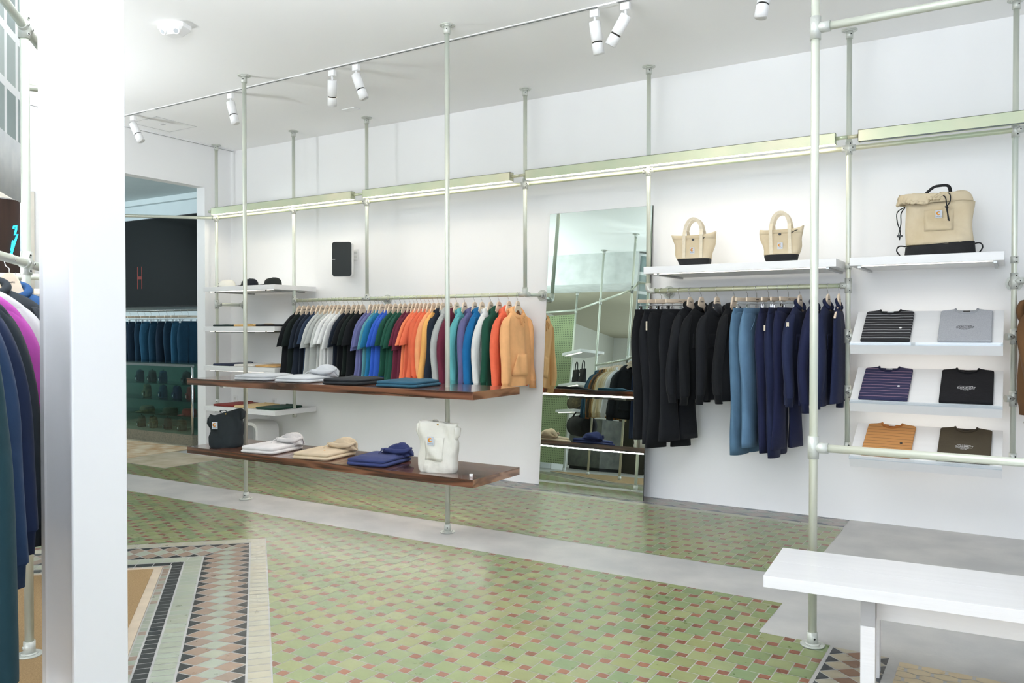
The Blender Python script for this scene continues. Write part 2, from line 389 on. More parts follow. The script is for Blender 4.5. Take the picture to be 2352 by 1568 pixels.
# entrance mat
def Pd(u, d, z, e=e1, n=n1): return (P0[0]+u*e[0]+d*n[0], P0[1]+u*e[1]+d*n[1], z)
def corner(d):
    # point at distance d from both sides
    det = n1[0]*n2[1]-n1[1]*n2[0]; c1 = P0[0]*n1[0]+P0[1]*n1[1]+d; c2_ = P0[0]*n2[0]+P0[1]*n2[1]+d
    return ((c1*n2[1]-c2_*n1[1])/det, (n1[0]*c2_-n2[0]*c1)/det)
def quadm(d, z, L=3.4):
    c = corner(d); a = (c[0]+e1[0]*L, c[1]+e1[1]*L); b = (c[0]+e2[0]*L*.8, c[1]+e2[1]*L*.8)
    return [(c[0], c[1], z), (a[0], a[1], z), (a[0]+e2[0]*L*.8, a[1]+e2[1]*L*.8, z), (b[0], b[1], z)]
em = thing('entrance_mat', 'large tan carpet mat with a pale stone rim set into the mosaic floor', 'mat')
def ringprism(name, d, z0, z1, m, par):
    q = quadm(d, 0); mb = MB(); v = [(p[0], p[1], z0) for p in reversed(q)]+[(p[0], p[1], z1) for p in reversed(q)]
    mb.add(v, [(0,3,2,1),(4,5,6,7),(0,1,5,4),(1,2,6,5),(2,3,7,6),(3,0,4,7)]); return mb.build(name, m, par)
ringprism('rim', .586, .001, .008, mat('pale_stone_rim', (196,180,158), rough=.5, var=.06, scale=10), em)
ringprism('carpet', .632, .004, .012, mat('tan_carpet', (186,156,112), rough=.95, c2=(160,130,88), scale=160, bump=.9, bscale=420), em)
rg = tag(MB().box(-11.8, -8.25, 4.6, 6.22, .0, .006).build('area_rug', mat('cream_patterned_rug', (214,202,176), rough=.9, c2=(172,130,84), scale=5, bump=.3, bscale=90)), 'cream rug with faint brown pattern lying before the glass case', 'rug')
tag(MB().box(-8.24, -7.34, 5.16, 5.9, .0006, .003).build('concrete_patch', mat('bare_screed', (190,180,160), rough=.7, c2=(160,148,120), scale=5)), 'worn screed patch on the floor by the opening', 'floor patch', None, 'structure')

# ------------------------------------------------------------ structural column, near left
def column():
    a = PZ(88, 1500, 0); D = 2.4
    def at(px):
        v = ray(px, 765); t = D/F; return Vector((v.x*t, v.y*t, 0))
    xc, yc = PX(164.5, 765, -2.369)[0], PX(164.5, 765, -2.369)[1]
    xr = xc; yr = PX(290.5, 765, xr)[1]
    xl = PY(90, 765, yc)[0]
    m = MB()
    # steel H section boxed on the shop side: a flat face to +X, a hollow coved face to -Y
    poly = [(xc, yc), (xc, yr), (xl, yr), (xl, yc)]
    n = 24; cove = []
    w = xc-xl
    for i in range(n+1):
        t = i/n; x = xc-.012-(w-.016)*t; y = yc+.014*sin(pi*min(1, t*1.15))**.7 if t < .87 else yc
        cove.append((x, y))
    poly = [(xc, yc+.001)] + [(xc, yr), (xl, yr), (xl, yc)] + list(reversed(cove)) 
    m.prism(poly, lambda p: (p[0], p[1], 0), lambda p: (p[0], p[1], CZ))
    return struct('trim_4', m, mat('column_enamel', (240,240,241), rough=.4, var=.004, scale=2), None, bev=.004)
col_ = column(); col_['label'] = 'white painted steel column standing nearest at the left'; col_['category'] = 'column'

# ------------------------------------------------------------ pipe work
PR = .0172
def socket(mb, p, d, r=.0045):
    d = Vector(d).normalized(); p = Vector(p)
    mb.tube([p-d*.004, p+d*.004], r*1.5, 10, True, 0)
    mb.tube([p+d*.0035, p+d*.0046], r, 8, True, 1)
def flange(par, p, d, name='flange', sd=(.5,-.85,0)):
    p = Vector(p); d = Vector(d).normalized(); m = MB()
    m.tube([p, p+d*.006], .052, 28); m.tube([p+d*.006, p+d*.012], [.034, .030], 24); m.tube([p+d*.006, p+d*.06], .0235, 24)
    side = Vector(sd); side = (side - d*side.dot(d)).normalized()
    socket(m, p+d*.035+side*.0235, side)
    perp = d.cross(side)
    for k in range(4):
        a = pi/4+k*pi/2; q = p+d*.006+(side*cos(a)+perp*sin(a))*.04
        m.tube([q, q+d*.003], .005, 8)
    return m.build(name, [fitting, black_hole], par)
def joint(par, p, axes, l=.042, name='tee_joint', sd=(.5,-.85,0)):
    p = Vector(p); m = MB()
    for d, both in axes:
        d = Vector(d).normalized()
        m.tube([p-d*(l if both else 0), p+d*l], .0228, 22)
        side = Vector(sd); side = (side-d*side.dot(d))
        if side.length < .1: side = Vector((0,-1,0)) if abs(d.y) < .5 else Vector((1,0,0)); side = side-d*side.dot(d)
        side.normalize()
        for s in ((-1, 1) if both else (1,)): socket(m, p+d*s*l*.66+side*.0228, side)
    return m.build(name, [fitting, black_hole], par)
def elbow(par, p, d1, d2):
    p = Vector(p); d1 = Vector(d1).normalized(); d2 = Vector(d2).normalized(); m = MB(); P = []
    P.append(p+d1*.06); P.append(p+d1*.028)
    for k in range(1, 6):
        t = k/6; P.append(p+d1*.028*(1-t)**2+d2*.028*t*t)
    P.append(p+d2*.028); P.append(p+d2*.06)
    m.tube(P, .0235, 20); return m.build('elbow', [fitting, black_hole], par)
def pipe(par, a, b, name='pole', m=None, r=PR):
    return MB().tube([a, Vector(a).lerp(Vector(b), .5), b], r, 20).build(name, m or galv, par)

wp = thing('wall_pipe_frame', 'long galvanised pipe frame of poles and rails running along the white side wall', 'pipe frame')
YP = 6.10; ZL = 2.675; ZR = 1.715
PX_ = [-7.71, -6.475, -5.455, -3.632, -2.487, -.992, 0.0]
low = [.575, .495, None, None, None, .575, .575]
for i, x in enumerate(PX_):
    flange(wp, (x, YP, CZ), (0,0,-1), 'ceiling_flange')
    b = low[i] if low[i] else ZR
    pipe(wp, (x, YP, b), (x, YP, CZ-.01))
    joint(wp, (x, YP, ZL), [((1,0,0), i not in (0, 6)) if i != 0 else ((1,0,0), False), ((0,0,1), True)] if i != 0 else [((1,0,0), False), ((0,0,1), True), ((-.6,-.8,0), False)], .045)
    if low[i]:
        m = MB().tube([(x, YP, b-.012), (x, YP, b+.04)], .0228, 20); socket(m, (x+.5*.0228, YP-.85*.0228, b+.02), (.5,-.85,0)); m.build('end_collar', [fitting, black_hole], wp)
pipe(wp, (-7.71, YP, ZL), (1.8, YP, ZL), 'rail', galv2)
pipe(wp, (-7.71, YP, ZL), (-9.3, 4.62, ZL), 'rail')
# long clothes rail and its ends
pipe(wp, (-6.475, YP, ZR), (-3.632, YP, ZR), 'rail', galv2)
joint(wp, (-6.475, YP, ZR), [((1,0,0), False), ((0,0,1), True)], .05); joint(wp, (-5.455, YP, ZR), [((1,0,0), True), ((0,0,1), False)], .045)
elbow(wp, (-3.632, YP, ZR), (0,0,1), (-1,0,0)); elbow(wp, (-3.632, YP, ZR-.001), (0,0,1), (0,1,0))
pipe(wp, (-3.632, YP, ZR), (-3.632, WY, ZR), 'wall_bracket'); flange(wp, (-3.632, WY, ZR), (0,-1,0), 'wall_flange')
pipe(wp, (-5.455, YP, ZR), (-5.455, WY, ZR), 'wall_bracket'); flange(wp, (-5.455, WY, ZR), (0,-1,0), 'wall_flange')
# stub to the back wall at the shelf bay
zs = 1.695
joint(wp, (-7.71, YP, zs), [((0,0,1), True), ((.3,1,0), False)], .05); pipe(wp, (-7.71, YP, zs), (-7.62, WY, zs), 'wall_bracket'); flange(wp, (-7.62, WY, zs), (0,-1,0), 'wall_flange')
# second clothes rail
elbow(wp, (-2.487, YP, ZR), (0,0,1), (1,0,0)); pipe(wp, (-2.487, YP, ZR), (-.992, YP, ZR), 'rail', galv2)
pipe(wp, (-2.47, YP, ZR), (-2.43, WY, ZR), 'wall_bracket'); flange(wp, (-2.43, WY, ZR), (0,-1,0), 'wall_flange')
joint(wp, (-.992, YP, ZR), [((-1,0,0), False), ((0,0,1), True)], .052)
joint(wp, (0, YP, ZR), [((1,0,0), False), ((0,0,1), True), ((0,1,0), False)], .052); pipe(wp, (0, YP, ZR), (0, WY, ZR), 'wall_bracket'); flange(wp, (0, WY, ZR), (0,-1,0), 'wall_flange')
pipe(wp, (0, YP, ZR), (1.8, YP, ZR), 'rail', galv2)
for z in (1.36, .965): joint(wp, (-.992, YP, z), [((0,0,1), True), ((1,-.6,0), False)], .05); joint(wp, (0, YP, z), [((0,0,1), True), ((-1,-.6,0), False)], .05)
for x, zz in ((-6.475, 1.855), (-.992, 1.85), (0, 1.85)): joint(wp, (x, YP, zz), [((0,0,1), True)], .022)

# linear lights carried by their own pipe in front of the frame
lrow = 'linear lights along the wall frame'
lab = ['short linear light box nearest the back corner', 'linear light box above the speaker and the long clothes rail', 'longest lit linear box above the mirror and totes', 'unlit linear light box above the backpack at the right']
for i, (x0, x1) in enumerate(((-7.70, -5.585), (-5.438, -3.735), (-3.583, -1.068), (-.921, 1.7))):
    t = thing('linear_light', 'zinc-yellow '+lab[i], 'light', ((x0+x1)/2, 6.044, 2.7), 0, lrow)
    w = (x1-x0)/2
    m = MB(); y0, y1 = -.03, .03; th = .003
    m.box(-w, w, y0, y0+th, 0, .077).box(-w, w, y1-th, y1, 0, .077).box(-w, w, y0, y1, .074, .077).box(-w, -w+th, y0, y1, 0, .077).box(w-th, w, y0, y1, 0, .077)
    m.build('housing', galv2, t)
    MB().box(-w+.012, w-.012, y0+.005, y1-.005, .004, .03).build('diffuser', led if i < 3 else mat('unlit_diffuser', (150,160,170)), t)
    MB().cyl((w, 0, .042), (w+.075, 0, .042), .013).build('link_pipe', galv2, t)
    MB().cyl((-w-.07, 0, .042), (-w, 0, .042), .013).build('link_pipe', galv2, t)

# ------------------------------------------------------------ front frame at the right and left rack
ff = thing('front_pipe_frame', 'thick galvanised pipe frame crossing the view at the right, behind the bench', 'pipe frame')
cx, cy = -.752, 3.759
flange(ff, (cx, cy, .0022), (0,0,1), 'floor_flange'); flange(ff, (cx, cy, CZ), (0,0,-1), 'ceiling_flange')
pipe(ff, (cx, cy, .01), (cx, cy, CZ-.01), 'pole', galv, .0180)
for z in (2.728, .882):
    m = MB().tube([(cx, cy, z-.05), (cx, cy, z+.05)], .0235, 22).tube([(cx+.01, cy, z), (cx+.028, cy, z), (cx+.062, cy, z)], [.019, .0235, .0235], 22); m.build('tee_joint', fitting, ff)
    pipe(ff, (cx+.04, cy, z), (1.9, cy, z), 'rail', galv, .0175)
pipe(ff, (1.9, cy, 0), (1.9, cy, CZ), 'pole', galv, .0180)

lr = thing('left_pipe_rack', 'galvanised pipe rack with a crowded clothes rail at the far left edge', 'clothes rack')
D0 = Vector((-3.574, 1.857, 0)); DD = Vector((-.757, .653, 0))
def LRp(t, z): q = D0+DD*t; return Vector((q.x, q.y, z))
flange(lr, (D0.x, D0.y, .012), (0,0,1), 'floor_flange', (-.2,-.9,0)); pipe(lr, LRp(0, .02), LRp(0, CZ-.01), 'pole', galv, .018); flange(lr, (D0.x, D0.y, CZ), (0,0,-1), 'ceiling_flange')
ZK = 1.685
for z in (ZK, 2.685):
    pipe(lr, LRp(-2.1, z), LRp(1.0, z), 'rail', galv, .018); joint(lr, LRp(0, z), [(DD, True), ((0,0,1), True)], .05, sd=(1,.2,0))
for t in (-2.1,): pipe(lr, LRp(t, .0), LRp(t, CZ), 'pole', galv, .018)
# rack standing behind, its pole and cross pipe seen past the first
bp = thing('rear_pipe_frame', 'thin pipe frame standing far back at the left edge before the brown door', 'pipe frame')
q = PZ(10, 489, 2.67)
pipe(bp, (q.x, q.y, 0), (q.x, q.y, CZ)); joint(bp, (q.x, q.y, 2.675), [((0,0,1), True), ((.75,.66,0), False)], .06)

# rack seen only in the mirror, by the entrance
mr = thing('entrance_pipe_frame', 'galvanised pipe frame with a rail of shirts, reflected in the mirror', 'clothes rack')
A1 = Vector((-4.61, 2.07, 0)); A2 = Vector((-5.47, 1.30, 0)); A3 = Vector((-6.25, .60, 0)); A4 = Vector((-7.5, .2, 0)); A0 = Vector((-4.331, 2.51, 0))
for k, a in enumerate((A1, A2, A3)):
    top = CZ if k < 2 else 3.0
    pipe(mr, (a.x, a.y, 0), (a.x, a.y, top)); flange(mr, (a.x, a.y, top), (0,0,-1), 'ceiling_flange'); flange(mr, (a.x, a.y, .0), (0,0,1), 'floor_flange')
    joint(mr, (a.x, a.y, 2.685), [((0,0,1), True)], .05)
for z in (1.685, 2.685):
    pipe(mr, (A1.x, A1.y, z), (A2.x, A2.y, z), 'rail'); pipe(mr, (A1.x, A1.y, z), (A0.x, A0.y, z), 'rail')
    joint(mr, (A1.x, A1.y, z), [((0,0,1), True), (A0-A1, True)], .05)
pipe(mr, (A2.x, A2.y, 2.685), (A3.x, A3.y, 2.685), 'rail'); pipe(mr, (A3.x, A3.y, 2.685), (-7.8, .25, 2.685), 'rail')

# ------------------------------------------------------------ walnut display shelves on two ceiling poles
dt = thing('display_table', 'two-tier polished walnut display shelf hung between two floor-to-ceiling pipes', 'display shelf')
PA = (-3.333, 4.546); PB = (-5.413, 4.562)
for (x, y) in (PA, PB):
    flange(dt, (x, y, .001), (0,0,1), 'floor_flange'); flange(dt, (x, y, CZ), (0,0,-1), 'ceiling_flange'); pipe(dt, (x, y, .01), (x, y, CZ-.01), 'pole', galv, .0168)
TX0, TX1, TY0, TY1 = -5.765, -2.925, 4.262, 4.835
for zt_, th in ((1.008, .052), (.447, .052)):
    b = MB().box(TX0+.001, TX1-.001, TY0, TY1, zt_-th, zt_).build('board', walnut, dt, bev=.0015)
    for xx in (TX1-.001, TX0-.001): MB().box(xx, xx+.002, TY0, TY1, zt_-th, zt_).build('end_face', walnut_end, b)
    MB().box(TX0+.12, TX1-.25, TY1-.06, TY1-.035, zt_-th-.012, zt_-th).build('led_strip', mat('table_led_strip', (250,246,240), rough=.5, var=.001, emit=24), dt)
    for xx in (-3.333, -5.413): MB().box(xx-.02, xx+.02, TY0+.06, TY1-.08, zt_-th-.012, zt_-th).build('bracket', steel, dt)
tag(MB().tube([(TX1-.065, TY0+.075, .447), (TX1-.065, TY0+.075, .468)], .012, 16).build('pen_cap', white_plastic), 'tiny white cap standing at the front corner of the lower walnut board', 'cap')

# ------------------------------------------------------------ wall shelves
def wall_shelf(x0, x1, y0, y1, zt, th, label, group, ledstrip=True, br=()):
    t = thing('wall_shelf', label, 'shelf', ((x0+x1)/2, (y0+y1)/2, zt-th), 0, group)
    w = (x1-x0)/2; d = (y1-y0)/2
    MB().box(-w, w, -d, d, 0, th).build('board', white_gloss, t, bev=.002)
    if ledstrip: MB().box(-w+.07, w-.06, -d+.035, -d+.05, -.004, 0).build('led_strip', led_w, t)
    for bx in br:
        MB().box(bx-(x0+x1)/2-.01, bx-(x0+x1)/2+.01, -d+.03, d-.02, -.014, 0).build('bracket', steel, t)
    return t
g = 'four white shelves in the back corner'
for z, nm in ((1.872, 'topmost white corner shelf, holding three caps'), (1.442, 'second white corner shelf down, holding dark green, tan and black tees'), (1.015, 'third white corner shelf down, holding navy, white and tan tees'), (.572, 'lowest white corner shelf, holding red, sand and green tees')):
    wall_shelf(-7.56, -6.44, 5.80, 6.385, z, .05, nm, g, True, (-7.4, -6.6))
g = 'white wall shelves above the clothes'
wall_shelf(-2.405, -1.02, 5.80, 6.38, 1.884, .054, 'long white wall shelf carrying the two small canvas totes', g, True, (-2.3, -1.08))
wall_shelf(-.936, -.052, 5.80, 6.38, 1.884, .054, 'white wall shelf carrying the canvas backpack', g, True, (-.88, -.1))

# slanted display shelves with fronts
def slant(zf, zb, label):
    t = thing('slanted_shelf', label, 'shelf', (-.497, 0, 0), 0, 'three slanted white display shelves')
    w = .442; y0, y1 = 5.87, 6.20
    th = .022
    MB().hexa([(-w, y0, zf-th), (w, y0, zf-th), (w, y1, zb-th), (-w, y1, zb-th), (-w, y0, zf), (w, y0, zf), (w, y1, zb), (-w, y1, zb)]).build('back_panel', white_gloss, t, bev=.001)
    MB().hexa([(-w, y0+.008, zf-.075), (w, y0+.008, zf-.075), (w, y0+.03, zf-.075), (-w, y0+.03, zf-.075), (-w, y0-.03, zf-.012), (w, y0-.03, zf-.012), (w, y0+.004, zf-.0), (-w, y0+.004, zf-.0)]).build('front_board', white_gloss, t, bev=.001)
    MB().box(-w, w, y0-.036, y0-.030, zf-.016, zf+.006).build('lip', acrylic, t)
    MB().box(-w+.03, w-.03, y1-.06, y1-.03, zb-.07, zb-.052).build('led_strip', led_w, t)
    return t
SL = [(1.318, 1.533, 'top slanted white shelf with striped black and grey tees'), (.93, 1.138, 'middle slanted white shelf with striped navy and black tees'), (.555, .745, 'lowest slanted white shelf with striped orange and olive tees')]
for a in SL: slant(*a)

# ------------------------------------------------------------ mirror
mi = thing('leaning_mirror', 'tall frameless mirror leaning on the white wall between the two clothes rails', 'mirror', (-3.061, 6.20, .0025), 0)
th = math.atan2(.20, 2.44)
mi.rotation_euler = (-th, 0, 0)
MB().box(-.49, .49, 0, .005, .0, 2.448).build('glass', [mirror_m], mi)
MB().box(-.492, .492, .0052, .012, .0, 2.45).build('backing', black_plastic, mi)

# ------------------------------------------------------------ speaker with wall plate
sp = thing('wall_speaker', 'white wall speaker with dark grey grille above the clothes rail', 'speaker', (-5.93, 6.27, 1.955), radians(31))
def rrect(w, h, r, n=6):
    P = []
    for cx_, cz_, a0 in ((w-r, h-r, 0), (-w+r, h-r, 90), (-w+r, -h+r, 180), (w-r, -h+r, 270)):
        for k in range(n+1): a = radians(a0+90*k/n); P.append((cx_+r*cos(a), cz_+r*sin(a)))
    return P
R = []
for (yy, s) in ((-.075, .97), (-.068, 1.0), (.02, .97), (.06, .86)): R.append([(x*s, yy, z*s+.18) for x, z in rrect(.105, .182, .03)])
MB().rings(R).build('body', white_plastic, sp)
MB().prism(rrect(.1, .176, .028), lambda p: (p[0], -.0745, p[1]+.18), lambda p: (p[0], -.082, p[1]+.18)).build('grille', speaker_mesh, sp)
MB().box(-.1, -.068, -.0845, -.0822, .172, .178).build('badge', ink_w, sp)
MB().cyl((0, .05, .18), (.03, .13, .18), .02).build('wall_arm', white_plastic, sp)
def outlet(x, z, label, y=WY, loc=None):
    t = thing('wall_outlet', label, 'outlet', (x, y, z))
    MB().box(-.035, .035, -.006, 0, -.057, .057).build('plate', white_plastic, t, bev=.002)
    for dz in (-.022, .022): MB().box(-.016, .016, -.009, -.0062, dz-.014, dz+.014).build('socket', mat('off_white_socket', (222,222,220)), t)
    return t
p = PY(817, 585, WY); outlet(p.x, p.z, 'white outlet plate on the wall beside the speaker')
p = PY(541, 919, WY); outlet(p.x, p.z, 'white outlet above the red folded tee, near the back corner')
p = PY(630, 925, WY); outlet(p.x, p.z, 'white outlet on the wall above the green folded tee')
# power cable below the lowest corner shelf
P = [PY(622, 955, 6.38), PY(619, 966, 6.38), PY(620, 985, 6.37), PY(623, 1010, 6.37), PY(620, 1030, 6.37)]
tag(MB().tube(sm(P), .0035, 8).build('power_cable', white_plastic), 'thin white cable hanging below the lowest corner shelf', 'cable')

# ------------------------------------------------------------ white moulded stools
def stool(loc, rz, label, s=1.0):
    t = thing('moulded_stool', label, 'stool', loc, rz)
    w, h, th, d = .23*s, .40*s, .035, .15
    outer = [(-w, 0)]; inner = []
    n = 8; r = .1
    for k in range(n+1): a = pi-(pi/2)*k/n; outer.append((-w+r+r*cos(a), h-r+r*sin(a)))
    for k in range(n+1): a = pi/2-(pi/2)*k/n; outer.append((w-r+r*cos(a), h-r+r*sin(a)))
    outer.append((w, 0)); r2 = r-th*.6; wi = w-th; hi = h-th
    inner = [(wi, 0)]
    for k in range(n+1): a = (pi/2)*k/n; inner.append((wi-r2+r2*cos(a), hi-r2+r2*sin(a)))
    for k in range(n+1): a = pi/2+(pi/2)*k/n; inner.append((-wi+r2+r2*cos(a), hi-r2+r2*sin(a)))
    inner.append((-wi, 0)); m = MB()
    N_ = len(outer); inn = list(reversed(inner))
    R = []
    for a, b in zip(outer, inn): R.append([(a[0], -d, a[1]), (a[0], d, a[1]), (b[0], d, b[1]), (b[0], -d, b[1])])
    m.rings(R, True, True, 0, False); m.build('shell', white_plastic, t, bev=.004)
    return t
stool((-7.17, 6.16, 0), 0, 'white moulded stool standing under the lowest corner shelf')
stool((-7.0, -.4, 0), .6, 'white moulded stool by the grey counter, seen in the mirror')

# ------------------------------------------------------------ bench
be = thing('bench', 'white painted wooden bench in the right foreground before the thick pipe', 'bench', (-.82, 3.183, 0), radians(4.2))
be_l = 2.0
MB().box(0, be_l, 0, .2283, .405, .450).build('seat_plank', bench_paint, be, bev=.001)
MB().box(0, be_l, .2290, .457, .405, .450).build('seat_plank', bench_paint, be, bev=.001)
for x in (.345, be_l-.40):
    MB().hexa([(x, .03, 0), (x+.045, .03, 0), (x+.045, .43, 0), (x, .43, 0), (x, .05, .405), (x+.045, .05, .405), (x+.045, .41, .405), (x, .41, .405)]).build('leg', bench_paint, be, bev=.002) if x > 1 else None
# the visible end leg is a board with an arched cut-out
lg = MB()
for ya, yb in ((.04, .13), (.33, .42)): lg.box(.345, .395, ya, yb, 0, .405)
lg.box(.345, .395, .04, .42, .30, .405); lg.build('leg', bench_paint, be)
MB().box(.395, be_l-.40, .17, .205, .29, .405).build('apron', bench_paint, be)

# ------------------------------------------------------------ ceiling fixtures
tr = thing('lighting_track', 'long thin white ceiling track carrying the spotlights', 'light track', (0, 4.80, CZ))
MB().box(-7.6, 1.5, -.018, .018, -.005, 0).build('channel', white_plastic, tr); MB().box(-7.6, 1.5, -.0065, .0065, -.006, -.005).build('slot', mat('track_slot_grey', (120,122,124)), tr)
for x in (-7.0, -5.02, -2.24): MB().box(x-.07, x+.07, -.019, .019, -.009, 0).build('coupler', white_plastic, tr)
t2 = thing('lighting_track', 'short ceiling track running across the back near the header', 'light track', (-7.76, 0, CZ))
MB().box(-.014, .014, 3.4, 6.38, -.016, 0).build('channel', white_plastic, t2); MB().box(-.003, .003, 3.4, 6.38, -.0175, -.016).build('slot', black_hole, t2)
sl = ['ceiling spotlight nearest the white column', 'ceiling spotlight just left of the tall pole by the back', 'left spotlight of the middle pair, its lens glowing', 'right spotlight of the middle pair, tilted toward the wall', 'left spotlight of the pair at the top of the view', 'strongly tilted right spotlight of the pair at the top', 'spotlight cut by the top edge above the right frame']
for i, (x, tx, ty, on) in enumerate(((-7.284, .62, .25, 0), (-5.87, .32, .2, 0), (-4.655, -.12, -.45, 1), (-4.40, .40, .1, 0), (-2.332, .17, -.1, 1), (-2.115, -.62, -.35, 1), (-1.23, -.25, .1, 0))):
    s = thing('track_spotlight', 'white '+sl[i], 'spotlight', (x, 4.80, CZ-.02), 0, 'spotlights on the ceiling track')
    MB().box(-.03, .03, -.017, .017, -.045, 0).build('adapter', white_plastic, s, bev=.004)
    MB().cyl((0, 0, -.045), (0, 0, -.085), .008).build('stem', white_plastic, s)
    # tx: lean seen from the camera; ty: lean toward the camera
    R_ = _r; V = Vector((sin(YAW), cos(YAW), 0))
    d = (Vector((0,0,-1)) + R_*tx*.9 + V*(-ty)*-1*(-1)).normalized()
    a = Vector((0, 0, -.085)); b = a+d*.195
    a = a - d*.01
    m = a.lerp(b, .62); m2 = a.lerp(b, .67)
    MB().tube([a, a+d*.003, m], [.034, .037, .037], 28).build('lamp_body', white_plastic, s)
    MB().tube([m, m2], .033, 24).build('heat_gap', black_hole, s)
    MB().tube([m2, b, b-d*.004], [.037, .037, .033], 28, False).build('lamp_head', white_plastic, s)
    MB().tube([b-d*.006, b-d*.005], .033, 24).build('lens', lamp_on if on else mat('frosted_lens', (250,245,235), var=.001), s)
    l = bpy.data.lights.new('spot_glow', 'SPOT'); l.energy = 9; l.color = (1, .84, .62); l.spot_size = radians(75); l.spot_blend = .8; l.shadow_soft_size = .03
    lo = bpy.data.objects.new('spot_glow', l); COL.objects.link(lo); lo.location = Vector((x, 4.80, CZ-.02))+b+d*.01
    tgt = Vector((x+.25, 6.35, 1.6)) if i not in (2, 5) else Vector((x-.4, 4.2, .6))
    lo.rotation_euler = (tgt-lo.location).to_track_quat('-Z', 'Y').to_euler()
# unseen uplights added to brighten ceiling and walls, boxed like the linear lights
for i, (x, y, z, rz_, en, lb) in enumerate(((-6.9, 2.4, 1.75, pi/2, 74, 'added unseen fill uplight by the entrance wall, left of the view'), (-2.3, 1.5, 2.7, 0, 330, 'added unseen fill uplight hanging behind the viewer'), (1.7, 3.4, 2.4, pi/2, 14, 'added unseen fill uplight beyond the right edge of the view'), (-3.88, .95, 1.25, pi/2, 22, 'added unseen fill uplight beside the left rack, left of the view'))):
    t = thing('fill_uplight', lb, 'light', (x, y, z), rz_, 'unseen fill uplights')
    MB().box(-.65, .65, -.045, .045, 0, .05).build('housing', galv2, t)
    for sx in (-.55, .55): MB().cyl((sx, 0, .05), (sx, 0, CZ-z), .003, 8).build('suspension_wire', steel, t)
    l = bpy.data.lights.new('fill_light', 'AREA'); l.shape = 'RECTANGLE'; l.size = 1.2; l.size_y = .08; l.energy = en; l.color = (.93, .965, 1)
    lo = bpy.data.objects.new('fill_light', l); COL.objects.link(lo); lo.location = (x, y, z+.056); lo.rotation_euler = (pi, 0, rz_)
# emergency light
el = thing('emergency_light', 'white wedge-shaped emergency light on the ceiling', 'emergency light', (-4.93, 3.56, CZ), radians(20))
m = MB(); R = []
for z, w, d in ((0, .10, .075), (-.03, .10, .075), (-.062, .06, .05), (-.075, .045, .04)): R.append([(x*w/.1, y*d/.075, z) for x, y in ((-.1,-.05),(-.07,-.075),(.07,-.075),(.1,-.05),(.1,.05),(.07,.075),(-.07,.075),(-.1,.05))])
m.rings(R, True, True, 0, False); m.build('body', white_plastic, el, bev=.003)
for sx in (-1, 1):
    h = Vector((.045*sx, -.045, -.05)); dd_ = Vector((.3*sx, -.7, -.65)).normalized()
    k = MB().tube([h, h+dd_*.02], .024, 20).build('lamp_head', white_plastic, el)
    MB().tube([h+dd_*.0205, h+dd_*.022], .015, 16).build('lens', mat('grey_lens', (190,195,200)), k)
ht = MB(); a0 = (-7.62, -7.18, 4.98, 5.44)
x0, x1, y0, y1 = a0
for b in ((x0, x1, y0, y0+.008), (x0, x1, y1-.008, y1), (x0, x0+.008, y0, y1), (x1-.008, x1, y0, y1)): ht.box(*b, CZ-.0025, CZ)
ht.box(-7.42, -7.36, 5.18, 5.21, CZ-.006, CZ)
tag(ht.build('access_hatch', mat('hatch_seam', (205,205,205))), 'flush square access hatch in the ceiling near the back', 'hatch')
tag(MB().box(-5.45, -5.29, 5.74, 5.83, CZ-.008, CZ).build('ceiling_plate', white_plastic, None, bev=.002), 'small white blank plate on the ceiling above the speaker', 'plate')

# ------------------------------------------------------------ hangers
def hanger_mesh():
    m = MB()
    P = []
    for k in range(0, 15):
        a = -pi*.15 + (pi*1.15)*k/14; P.append((0, .021*cos(a+.0), -.0025+.021*sin(a)))
    # hook goes over the rail and comes back to the stem
    P = [(0, .021*cos(radians(a)), -.0025+.021*sin(radians(a))) for a in range(-25, 216, 20)]
    P += [(0, -.012, -.030), (0, 0, -.040), (0, 0, -.074)]
    m.tube(P, .0017, 8)
    return m
def wood_outline(): 
    up = [(.0, -.056), (.016, -.059), (.027, -.070), (.038, -.098), (.052, -.132), (.090, -.168), (.130, -.196), (.160, -.218), (.164, -.226)]
    lo = [(.158, -.234), (.122, -.214), (.080, -.192), (.038, -.162), (.014, -.140)]
    R = up+lo
    L = [(-a, b) for a, b in reversed(R)]
    return R + L
_h = {}
def hanger(loc, rz, label, group, M=None):
    o = thing('wooden_hanger', label, 'hanger', loc, rz, group)
    if 'hook' not in _h:
        a = hanger_mesh().build('hook', chrome, o); _h['hook'] = a
        w = wood_outline()
        b = MB().prism(list(reversed(w)), lambda p: (-.007, p[0], p[1]), lambda p: (.007, p[0], p[1])).build('shoulder_bar', wood_h, o, bev=.003); _h['bar'] = b
        _h['t'] = text_mesh('carhartt', .013, ink, o, Matrix.Translation((.0076, 0, -.094)) @ Matrix(((0,0,1,0),(1,0,0,0),(0,1,0,0),(0,0,0,1))), 'stamp')
    else:
        for k in ('hook', 'bar', 't'):
            c = _h[k].copy(); COL.objects.link(c); c.parent = o
    return o
